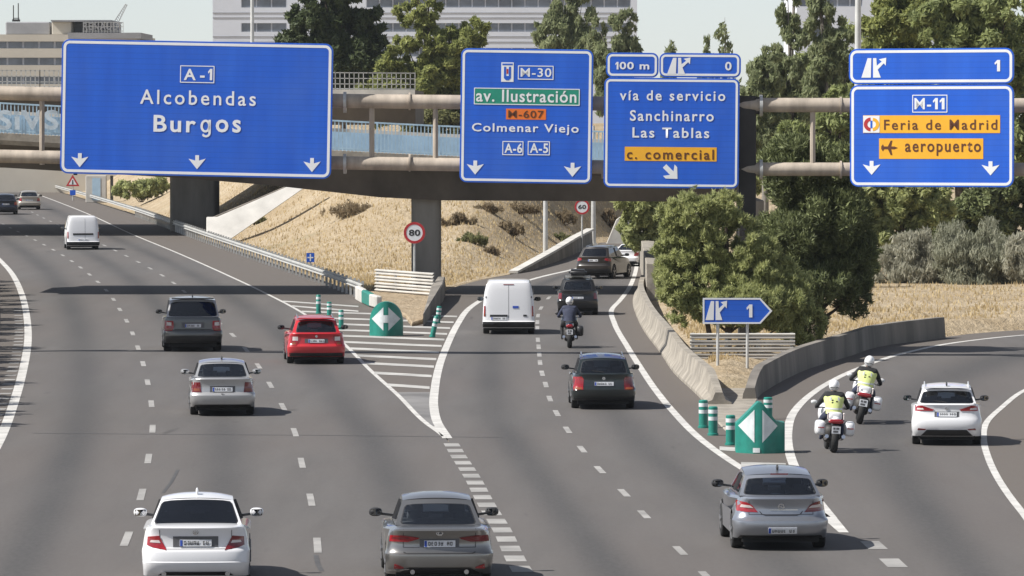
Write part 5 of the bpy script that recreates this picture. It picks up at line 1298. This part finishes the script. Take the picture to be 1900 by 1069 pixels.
def rider(label, bike, police, head_turn=0.0):
    t = thing('person', label, 'person', bike.location, 0, 'motorcyclists'); t.rotation_euler = bike.rotation_euler; t.scale = bike.scale
    V = [((0,.36,.98),.165), ((0,.40,1.10),.155), ((0,.47,1.26),.185), ((0,.53,1.40),.175), ((0,.56,1.49),.075), ((0,.585,1.56),.07), ((0,.60,1.63),.085), ((0,.60,1.70),.06)]
    E = [(0,1),(1,2),(2,3),(3,4),(4,5),(5,6),(6,7)]
    tips = []
    for s_ in (-1, 1):
        b = len(V)
        V += [((s_*.20,.52,1.42),.095), ((s_*.31,.60,1.27),.068), ((s_*.40,.68,1.12),.055), ((s_*.40,.80,1.10),.045), ((s_*.375,.90,1.09),.036), ((s_*.37,.945,1.09),.042)]
        E += [(3,b)] + [(b+i, b+i+1) for i in range(5)]
        h = b + 5
        for j, (dx, ln) in enumerate(((-.036,.055),(-.013,.065),(.012,.062),(.035,.05))):      # four curled fingers
            f = len(V); V += [((s_*.37+dx,.975,1.105),.011), ((s_*.37+dx,.975+ln*.35,1.085),.010), ((s_*.37+dx,.975+ln*.1,1.055),.009)]
            E += [(h,f),(f,f+1),(f+1,f+2)]
        f = len(V); V += [((s_*.325,.93,1.075),.013), ((s_*.315,.955,1.052),.011)]; E += [(h,f),(f,f+1)]     # thumb
        b = len(V)
        V += [((s_*.12,.42,.95),.13), ((s_*.22,.62,.86),.095), ((s_*.27,.82,.74),.072), ((s_*.27,.72,.56),.062), ((s_*.26,.60,.38),.045), ((s_*.26,.64,.32),.045), ((s_*.26,.80,.31),.035)]
        E += [(0,b)] + [(b+i, b+i+1) for i in range(6)]
    top = M['black_cloth'] if police else M['navy_cloth']
    def reg(c):
        if c.z > 1.53 and abs(c.x) < .12: return 2
        if c.z > 1.0 or c.y < .45 and c.z > .98: return 0
        return 1
    b = skinned('body', V, E, [top, M['black_cloth'] if not police else M['navy_cloth'], M['skin']], t, 0, 2, reg)
    hm = MB().ell((0,.59,1.665), (.135,.165,.155), 18, 12).build('helmet', M['helmet'], t, smooth=60)
    MB().ell((0,.675,1.655), (.115,.09,.06), 14, 8).build('visor', M['glass_dark'], hm, smooth=60)
    MB().box(-.11,.11,.437,.452,1.60,1.625).build('helmet_band', M['shade_trim'], hm, bevel=.004)
    fc = MB().ell((0,.66,1.60), (.085,.075,.09), 12, 8).build('face', M['skin'], t, smooth=60)
    MB().ell((0,.738,1.59), (.016,.018,.022), 8, 6).build('nose', M['skin'], fc); MB().box(-.025,.025,.727,.734,1.55,1.556).build('mouth', M['sign_brown'], fc)
    for s_ in (-1, 1): MB().ell((s_*.032,.722,1.625), (.012,.008,.008), 8, 6).build('eye', M['sign_black'], fc)
    # jacket panel over the torso
    def torso(zs_, grow):
        rows = []
        for z, y, rx, ry in zs_:
            rows.append([((rx+grow)*math.copysign(abs(math.cos(a))**.85, math.cos(a)), y + (ry+grow)*math.sin(a), z) for a in np.linspace(0, 2*math.pi, 25)])
        return rows
    shp = [(.96,.35,.185,.17), (1.12,.41,.195,.17), (1.24,.455,.225,.175), (1.34,.49,.245,.165), (1.41,.52,.23,.14), (1.47,.55,.13,.10)]
    v = MB().grid(torso(shp, .018)).build('waistcoat' if police else 'jacket', M['hivis'] if police else M['navy_cloth'], t, smooth=60, fix=True)
    if police:
        MB().grid(torso([(1.07,.39,.195,.172),(1.11,.405,.197,.172)], .024)).build('reflective_band', M['silver_tape'], v, smooth=60)
        for s_ in (-1, 1): MB().bar((s_*.11,.275,1.18),(s_*.10,.325,1.38),.04,.008).build('reflective_band', M['silver_tape'], v)
        for x, z in ((-.055,1.30),(-.055,1.24),(.055,1.27)): MB().box(x-.022,x+.022,.235+abs(x)*.2+(z-1.2)*.38,.26+(z-1.2)*.38,z-.018,z+.018).build('dark_patch', M['sign_black'], v)
    return t
b1 = motorcycle('dark motorcycle with one black pannier, behind the black off-road car', 1057, 646, .93, 0, 0, False)
rider('person in a navy jacket and white helmet riding the dark motorcycle', b1, False)
b2 = motorcycle('white motorcycle with panniers, nearer of the two on the right exit', 1546, 840, .92, R(3), R(3), True)
rider('person in yellow waistcoat on the nearer white motorcycle, leaning forward', b2, True)
b3 = motorcycle('white motorcycle leaning into the bend, farther of the two on the exit', 1594, 787, .95, R(10), R(-2), True)
rider('person in yellow waistcoat on the farther white motorcycle, leaning right', b3, True)
# ================================================================ plants
NPR = np.random.default_rng(11)
def foliage(blobs, n, size, m, parent=None, name='crown', clump=(.16,.34), nclump=60, elong=1.5, up=.0, seed=1, fill=.55, rad=0):
    g = np.random.default_rng(seed); bl = np.array([b[:6] for b in blobs], float)
    vol = (bl[:,3]*bl[:,4]*bl[:,5])**.67; pw = vol/vol.sum()
    ib = g.choice(len(bl), nclump, p=pw)
    d = g.normal(size=(nclump,3)); d /= np.linalg.norm(d, axis=1)[:,None]
    rr = g.uniform(fill, 1.0, nclump)**.6
    cc = bl[ib,:3] + d*bl[ib,3:6]*rr[:,None]*.92
    cr = g.uniform(clump[0], clump[1], nclump)*bl[ib,3:6].mean(1)
    ic = g.choice(nclump, n, p=cr**2/(cr**2).sum())
    e = g.normal(size=(n,3)); e /= np.linalg.norm(e, axis=1)[:,None]
    p = cc[ic] + e*cr[ic][:,None]*(g.uniform(0.15,1,n)**.45)[:,None]
    nrm = e + g.normal(size=(n,3))*.7; nrm[:,2] += .25; nrm /= np.linalg.norm(nrm, axis=1)[:,None]
    a = np.cross(nrm, g.normal(size=(n,3))); a[:,2] += up; a /= np.linalg.norm(a, axis=1)[:,None]
    if rad:                                         # needles and shoots standing out from the twigs
        a = e*.9 + g.normal(size=(n,3))*.55 + np.array([0,0,up]); a /= np.linalg.norm(a, axis=1)[:,None]
        nrm = np.cross(a, g.normal(size=(n,3))); nrm /= np.linalg.norm(nrm, axis=1)[:,None]
    b = np.cross(nrm, a); sz = size*g.uniform(.55,1.4,n)
    A = a*(sz*elong)[:,None]; B = b*(sz*(.42 if rad else .55))[:,None]
    co = np.stack([p-A, p+B*.9-A*.1, p+A, p-B*.9-A*.1], 1).reshape(-1,3).astype('f')
    me = bpy.data.meshes.new(name); me.vertices.add(4*n); me.vertices.foreach_set('co', co.ravel())
    me.loops.add(4*n); me.loops.foreach_set('vertex_index', np.arange(4*n, dtype=np.int32))
    me.polygons.add(n); me.polygons.foreach_set('loop_start', np.arange(0,4*n,4,dtype=np.int32)); 
    me.materials.append(m); me.update(); me.validate()
    o = bpy.data.objects.new(name, me); COL.objects.link(o)
    if parent is not None: o.parent = parent
    return o
M['lf_pine'] = leafmat('pine_needles', (0.085,0.115,0.036), (0.42,0.44,0.15))
M['lf_bright'] = leafmat('bright_foliage', (0.11,0.14,0.055), (0.58,0.60,0.27))
M['lf_dark'] = leafmat('dark_foliage', (0.042,0.056,0.026), (0.24,0.27,0.115), .25)
M['lf_cypress'] = leafmat('cypress_foliage', (0.027,0.043,0.016), (0.081,0.101,0.035), .2)
M['lf_poplar'] = leafmat('poplar_leaves', (0.121,0.155,0.068), (0.351,0.378,0.203))
M['lf_mixed'] = leafmat('mixed_foliage', (0.09,0.12,0.045), (0.40,0.44,0.18))
M['lf_grey'] = leafmat('grey_broom', (.24,.24,.18), (.54,.52,.41))
M['lf_greygreen'] = leafmat('grey_green_broom', (.17,.18,.125), (.43,.43,.32))
M['lf_olive'] = leafmat('olive_shrub', (0.108,0.115,0.047), (0.270,0.270,0.121))
M['lf_dry'] = leafmat('dry_grass', (0.378,0.270,0.135), (0.783,0.634,0.365))
M['lf_brown'] = leafmat('dry_shrub', (.17,.13,.08), (.36,.285,.18))
def tree(name, label, cat, px, pyb, Y, blobs_px, n, size, m, trunk=.2, z0=0.0, group='trees beside the road', dep=.8, bark='bark', limbs=7, **kw):
    """blobs_px: (x, y, rx, ry) of the crown's masses as seen at distance Y"""
    k = S(Y); base = P(px, 300, Y); t = thing(name, label, cat, (base.x, Y, z0), 0, group)
    rn = random.Random(int(px*7+Y)); bl = []; n = int(n*2.0); size *= 1.12; kw['nclump'] = int(kw.get('nclump', 60)*1.25)
    for (x, y, rx, ry) in blobs_px:
        c = P(x, y, Y); bl.append((c.x - base.x, rn.uniform(-.3,.3)*rx/k*dep, c.z - z0, rx/k, rx/k*dep, ry/k))
    top = max(b[2] + b[5]*.5 for b in bl); mb = MB()
    cx = np.mean([b[0] for b in bl])
    mb.tube([(0,0,-.2), (0,0,top*.15), (cx*.3+rn.uniform(-.1,.1),0,top*.45), (cx*.6+rn.uniform(-.2,.2),.1,top*.92)], [trunk*1.25, trunk, trunk*.75, trunk*.2], 9)
    mb.build('trunk', M[bark], t, smooth=50)
    for b in bl[:limbs]:
        z = max(.25, b[2]-b[5]*.9)*.8; fx = cx*.5*min(1, z/top)
        MB().tube([(fx,0,z), ((fx+b[0])/2, b[1]*.4, (z+b[2])/2*1.02), (b[0], b[1], b[2]+b[5]*.4)], [trunk*.5, trunk*.3, trunk*.08], 6).build('limb', M[bark], t, smooth=50)
    foliage(bl, n, size, m, t, seed=int(px+Y), **kw); return t
def shrub(name, label, px, py, blobs_px, n, size, m, Y=None, group='shrubs', **kw):
    Y = Y or Yp(py); k = S(Y); b = P(px, py, Y); t = thing(name, label, 'shrub', (b.x, Y, max(0, b.z - .15)), 0, group); bl = []
    for (x, y, rx, ry) in blobs_px:
        c = P(x, y, Y); bl.append((c.x - b.x, 0, c.z - t.location.z, rx/k, rx/k*.8, ry/k))
    mb = MB()
    for i in range(7):
        q = bl[i % len(bl)]; mb.tube([((i-3)*.05,0,0), (q[0]*.5+(i-3)*.1,.05*i-.1,q[2]*.5), (q[0]+(i-3)*q[3]*.2,.1*i-.3,q[2]+q[5]*.5)], [.035,.025,.008], 5)
    mb.build('stems', M['bark'], t); foliage(bl, n, size, m, t, seed=int(px+py), name='foliage', **kw); return t
# front tree on the wedge, three trunks
ft = tree('pine_tree', 'bushy bright green pine standing behind the small arrow sign', 'tree', 1352, 668, 169.5, [(1290,405,62,55),(1255,470,52,60),(1300,520,90,70),(1345,455,80,75),(1400,505,75,66),(1250,410,38,45),(1450,550,70,62),(1270,562,52,46),(1395,562,105,46),(1490,600,50,50),(1335,385,50,38),(1284,362,16,30),(1490,650,45,30)], 78000, .050, M['lf_bright'], .11, nclump=900, clump=(.07,.19), up=.8, elong=1.9, rad=1, limbs=10, dep=.75)
for dx, tz in ((-.55,.0),(.55,.1)):
    MB().tube([(dx,0,-.1),(dx*1.1,.05,.9),(dx*1.6,.1,2.4)], [.10,.085,.05], 8).build('trunk', M['bark'], ft, smooth=50)
tree('dark_tree', 'dark pine with thin pale dead branches right of the front tree', 'tree', 1515, 640, 177, [(1590,480,38,60),(1585,555,36,34),(1490,600,50,40),(1585,520,36,50),(1490,340,70,60),(1590,440,34,60),(1540,400,75,70),(1480,440,75,60),(1560,480,62,58),(1520,530,70,45),(1470,300,60,45),(1545,320,50,55)], 60000, .055, M['lf_dark'], .16, nclump=620, dep=2.0, clump=(.10,.26), up=.6, elong=1.8, rad=1)
tree('pine_tree', 'bright green pine behind the front tree, beside the retaining wall', 'tree', 1215, 500, 262, [(1185,380,45,32),(1190,420,42,35),(1215,400,45,50),(1230,360,50,40),(1180,445,25,25),(1245,420,40,60)], 12000, .13, M['lf_bright'], .15, nclump=150, up=.6)
tree('round_tree', 'yellowish green rounded tree under the brightest blue sign', 'tree', 1690, 470, 236, [(1660,390,65,40),(1720,390,55,38),(1620,370,50,40),(1700,360,60,30),(1660,430,60,30)], 14000, .11, M['lf_bright'], .16, nclump=170)
tree('dark_tree', 'dark shadowed tree at the right edge below the brightest sign', 'tree', 1850, 480, 246, [(1830,380,60,45),(1890,370,60,50),(1800,410,50,40),(1890,430,60,40),(1770,430,50,35)], 14000, .12, M['lf_dark'], .18, nclump=140)
# woodland at the right, behind the signs
WR = [('pine_tree', 'tall yellow-green pine filling the top right corner', 1820, 275, [(1800,60,75,55),(1870,45,80,65),(1760,35,70,50),(1850,120,70,50),(1900,160,70,70),(1780,130,70,60),(1890,260,70,60)], 18000, .15, 'lf_mixed'),
      ('pine_tree', 'broad green pine rising right of the thick lamp post', 1690, 290, [(1680,30,70,45),(1640,70,60,50),(1720,60,60,50),(1660,130,70,60),(1720,180,70,60),(1640,210,60,60),(1690,-20,60,40)], 18000, .15, 'lf_pine'),
      ('dark_tree', 'dark green tree in the gap left of the brightest sign', 1560, 282, [(1550,250,50,50),(1530,300,55,50),(1480,270,50,50),(1570,200,40,50),(1450,310,50,40),(1590,330,50,50)], 16000, .14, 'lf_mixed'),
      ('poplar_tree', 'tall poplar with sparse silvery leaves just right of sign with c. comercial band', 1420, 300, [(1415,150,32,45),(1405,190,40,40),(1430,110,22,30),(1425,240,40,45),(1400,250,35,40)], 9000, .12, 'lf_poplar'),
      ('poplar_tree', 'tallest slim poplar, reaching above the picture left of the lamp post', 1465, 310, [(1462,20,20,60),(1470,90,34,50),(1458,150,38,50),(1475,200,40,50),(1480,-40,16,40)], 10000, .12, 'lf_poplar'),
      ('poplar_tree', 'poplar touching the left side of the thick lamp post', 1535, 305, [(1520,40,26,60),(1535,110,34,55),(1560,80,26,50),(1530,170,40,50),(1510,-30,16,40),(1575,150,30,60)], 10000, .12, 'lf_poplar'),
      ('pine_tree', 'green tree behind the pipes between the two right signs', 1500, 330, [(1450,230,50,50),(1510,230,50,55),(1560,260,50,50),(1420,290,40,50)], 12000, .15, 'lf_mixed')]
for nm, lb, px, Y, bl, n, sz, m in WR:
    pop = nm == 'poplar_tree'
    tree(nm, lb, 'tree', px, 480, Y, bl, n, sz, M[m], .22, nclump=150 if not pop else 130, clump=(.15,.32) if not pop else (.16,.36), bark='bark_pale' if pop else 'bark', up=1.2 if pop else .3)
for px, Y, lb, bl in ((1480,350,'deep green tree filling the gap behind the tallest poplars',[(1430,230,70,80),(1500,180,70,90),(1560,240,70,80),(1400,300,60,60),(1540,320,60,50)]), (1780,345,'tall tree in the dense wood at the right edge',[(1640,90,80,80),(1740,60,90,90),(1850,90,90,90),(1900,220,80,90),(1650,220,80,90),(1780,240,90,90),(1840,330,80,60),(1660,340,70,50)])):
    tree('broad_tree', lb, 'tree', px, 480, Y, bl, 15000, .16, M['lf_mixed'], .25, nclump=170, clump=(.16,.34))
# slim young poplars against the sky
for x, yt, lb in ((1243,62,'shortest slim poplar tip above the panel reading 100 m'), (1310,70,'slim poplar tip rising left of the tallest one above the exit panel'), (1345,22,'tallest slim poplar above the exit panel')):
    w = 9 if x != 1345 else 15
    tree('slim_poplar', lb, 'tree', x, 470, 330, [(x, yt+18, w*.7, 20), (x+2, yt+50, w, 30), (x-2, yt+100, w*1.3, 40), (x, yt+170, w*1.8, 50), (x, yt+260, w*2.2, 60)], 2600, .13, M['lf_poplar'], .1, bark='bark_pale', nclump=60, clump=(.3,.6), up=1.2)
# trees in front of the office block
tree('cypress_tree', 'dense very dark evergreen above the right end of the largest sign', 'tree', 640, 260, 395, [(600,10,55,45),(585,55,60,40),(640,70,60,60),(650,130,55,60),(630,-30,50,40),(700,120,40,50),(610,120,60,60),(560,30,35,25),(690,60,30,50),(540,90,40,40)], 24000, .20, M['lf_cypress'], .3, nclump=220, clump=(.16,.30), up=.5)
tree('pine_tree', 'yellow-green umbrella pine left of the sign with the green band', 'tree', 800, 270, 385, [(775,15,45,40),(790,75,50,30),(850,90,55,45),(880,60,35,28),(760,110,45,35),(800,150,75,40),(860,140,50,30),(770,190,55,40),(840,200,60,40),(800,-30,40,30),(720,160,40,50),(705,190,50,45),(735,100,30,40)], 26000, .17, M['lf_pine'], .28, nclump=260, clump=(.14,.26))
tree('poplar_tree', 'pale poplar with thin upright boughs above the Colmenar Viejo sign', 'tree', 1055, 280, 420, [(1045,20,30,55),(1080,30,26,60),(1030,70,40,40),(1090,90,40,50),(1010,60,26,26),(1060,120,50,50),(1050,-40,26,40)], 11000, .16, M['lf_poplar'], .2, bark='bark_pale', nclump=150, up=1.2, clump=(.18,.36))
tree('poplar_tree', 'thin poplar standing between the two middle signs', 'tree', 1150, 280, 410, [(1150,60,24,40),(1170,50,14,36),(1140,110,34,50),(1165,110,26,50),(1130,170,34,50),(1110,60,22,30)], 7000, .15, M['lf_poplar'], .16, bark='bark_pale', nclump=110, up=1.2, clump=(.18,.36))
tree('round_tree', 'pale green bush seen through the railing beside the green-band sign', 'tree', 800, 300, 378, [(790,225,50,22),(830,235,40,25),(760,220,30,15)], 5000, .15, M['lf_olive'], .15)
tree('round_tree', 'low green tree above the left railing behind the largest sign', 'tree', 560, 300, 400, [(540,180,80,50),(480,200,60,40)], 5000, .2, M['lf_mixed'], .2)
# bushes on the right bank
shrub('grey_shrub', 'pale grey feathery shrub right of the dark pine', 1685, 548, [(1645,505,48,45),(1700,492,62,54),(1745,515,40,38),(1675,462,42,34),(1720,455,34,30)], 24000, .055, M['lf_grey'], up=1.6, elong=2.2, nclump=150, clump=(.2,.42))
shrub('grey_shrub', 'wide grey-green feathery shrub at the far right of the bank', 1820, 550, [(1790,480,58,55),(1845,468,64,56),(1885,500,50,50),(1800,515,62,38),(1765,450,45,40)], 26000, .06, M['lf_greygreen'], up=1.6, elong=2.2, nclump=170, clump=(.2,.42))
shrub('grey_shrub', 'grey feathery shrub cut by the right picture edge', 1905, 552, [(1895,480,32,50),(1925,500,45,50)], 10000, .06, M['lf_grey'], up=1.6, elong=2.2, nclump=80, clump=(.2,.42))
shrub('dark_shrub', 'low dark bush between the dark pine and the pale grey shrub', 1600, 556, [(1590,520,32,32),(1610,480,26,40)], 6000, .08, M['lf_dark'], nclump=80)
for px, py, rx, ry, m, lb in ((880,440,20,12,'lf_olive','small green tuft on the dry bank left of the lamp post'), (850,405,24,12,'lf_brown','brown shrub on the dry bank just right of the pillar'), (945,420,26,14,'lf_brown','brown scrub in the middle of the dry bank'), (912,465,10,8,'lf_brown','little dark shrub low on the dry bank'),
                              (655,385,40,14,'lf_brown','brown scrub at the top of the dry bank left of the pillar'), (480,408,14,8,'lf_olive','greyish tuft beside the pale wing wall'), (1130,400,12,22,'lf_brown','brown scrub right of the round 60 sign'), (960,384,30,10,'lf_brown','dry brown scrub high on the bank left of the lamp post'), (1045,400,24,14,'lf_brown','dry brown scrub between the lamp post and the round 60 sign'), (1040,440,14,9,'lf_olive','greenish tuft on the dry bank above the low wall with coping'), (905,385,22,9,'lf_brown','small brown scrub under the sign with the green band')):
    Y, zz = hitmid(px, py + ry)
    shrub('dry_shrub' if m == 'lf_brown' else 'green_shrub', lb, px, py + ry, [(px, py + ry*.25, rx, ry*.7), (px + rx*.8, py + ry*.45, rx*.7, ry*.45), (px - rx*1.0, py + ry*.5, rx*.6, ry*.4), (px + rx*.2, py - ry*.2, rx*.4, ry*.5)], 1300, .075, M[m], Y=Y, clump=(.2,.5), nclump=30, up=1.0, elong=2.0, group='scrub on the dry bank')
shrub('green_shrub', 'bright green bush on the sand left of the wide pillar', 262, 372, [(250,352,40,14),(285,345,28,18)], 4500, .14, M['lf_bright'], Y=440)
# oleanders along the median
for i in range(24):
    Y = 134 + i * 5 + rng.uniform(-1.5, 1.5); x = L0(Y) - 2.45; t = thing('oleander_bush', 'oleander bush behind the median barrier left of the motorway', 'shrub', (x, Y, 0), 0, 'oleander bushes on the median')
    h = rng.uniform(1.9, 2.9)
    MB().tube([(0,0,0),(.1,0,h*.5)], [.05,.02], 6).build('stems', M['bark'], t); foliage([(0,0,h*.62,.62,1.7,h*.42)], 1500, .12, M['lf_mixed'], t, name='foliage', seed=i, up=1.0, nclump=40)
# dry grass tufts on the banks (nobody could count the blades)
def grass(n, fx, hmap, size, name, mt, seed=3):
    g = random.Random(seed); co = []; 
    while len(co) < n*3:
        x, Y, h = fx(g)
        if h is None: continue
        for _ in range(1):
            s = size*g.uniform(.5,1.5); a = g.uniform(-.6,.6); w = s*.22
            co += [(x-w, Y, h-.03), (x+w, Y+g.uniform(-.05,.05), h-.03), (x+a*s*.6, Y+g.uniform(-.2,.2)*s, h+s)]
    me = bpy.data.meshes.new(name); k = len(co)//3
    me.from_pydata(co, [], [(3*i,3*i+1,3*i+2) for i in range(k)]); me.materials.append(M[mt])
    o = bpy.data.objects.new(name, me); COL.objects.link(o); return tag(o, kind='stuff')
def f_mid(g):
    Y = g.uniform(238, 400); a, b = GR(Y) + .8, mid_r(Y) - .3
    x = g.uniform(a, b); return x, Y, h_mid(x, Y, GR(Y) + .6, mid_r(Y))
def f_right(g):
    Y = g.uniform(165, 240); a, b = B2(Y) + 1.2, (B3(Y) - 1.0) if Y < YR else B3(YR) + 2 + (Y - YR)*2
    if b - a < .6: return 0, 0, None
    x = g.uniform(a, min(b, a + 40)); return x, Y, bankr(x, Y, B2(Y) + .55, b)
grass(20000, f_mid, None, .13, 'dry_grass', 'lf_dry'); grass(18000, f_right, None, .12, 'dry_grass', 'lf_dry', 8)
# ================================================================ summer haze
m_, N_, L_, b_ = nt('summer_haze')
N_.remove(b_); pv = N_.new('ShaderNodeVolumePrincipled')
pv.inputs['Color'].default_value = (.86,.92,1.0,1); pv.inputs['Density'].default_value = .00006; pv.inputs['Anisotropy'].default_value = .2
L_.new(pv.outputs[0], N_['Material Output'].inputs['Volume'])
hz = MB().box(-420, 420, -30, 1150, -1.05, 60).build('haze', m_); tag(hz, kind='stuff')
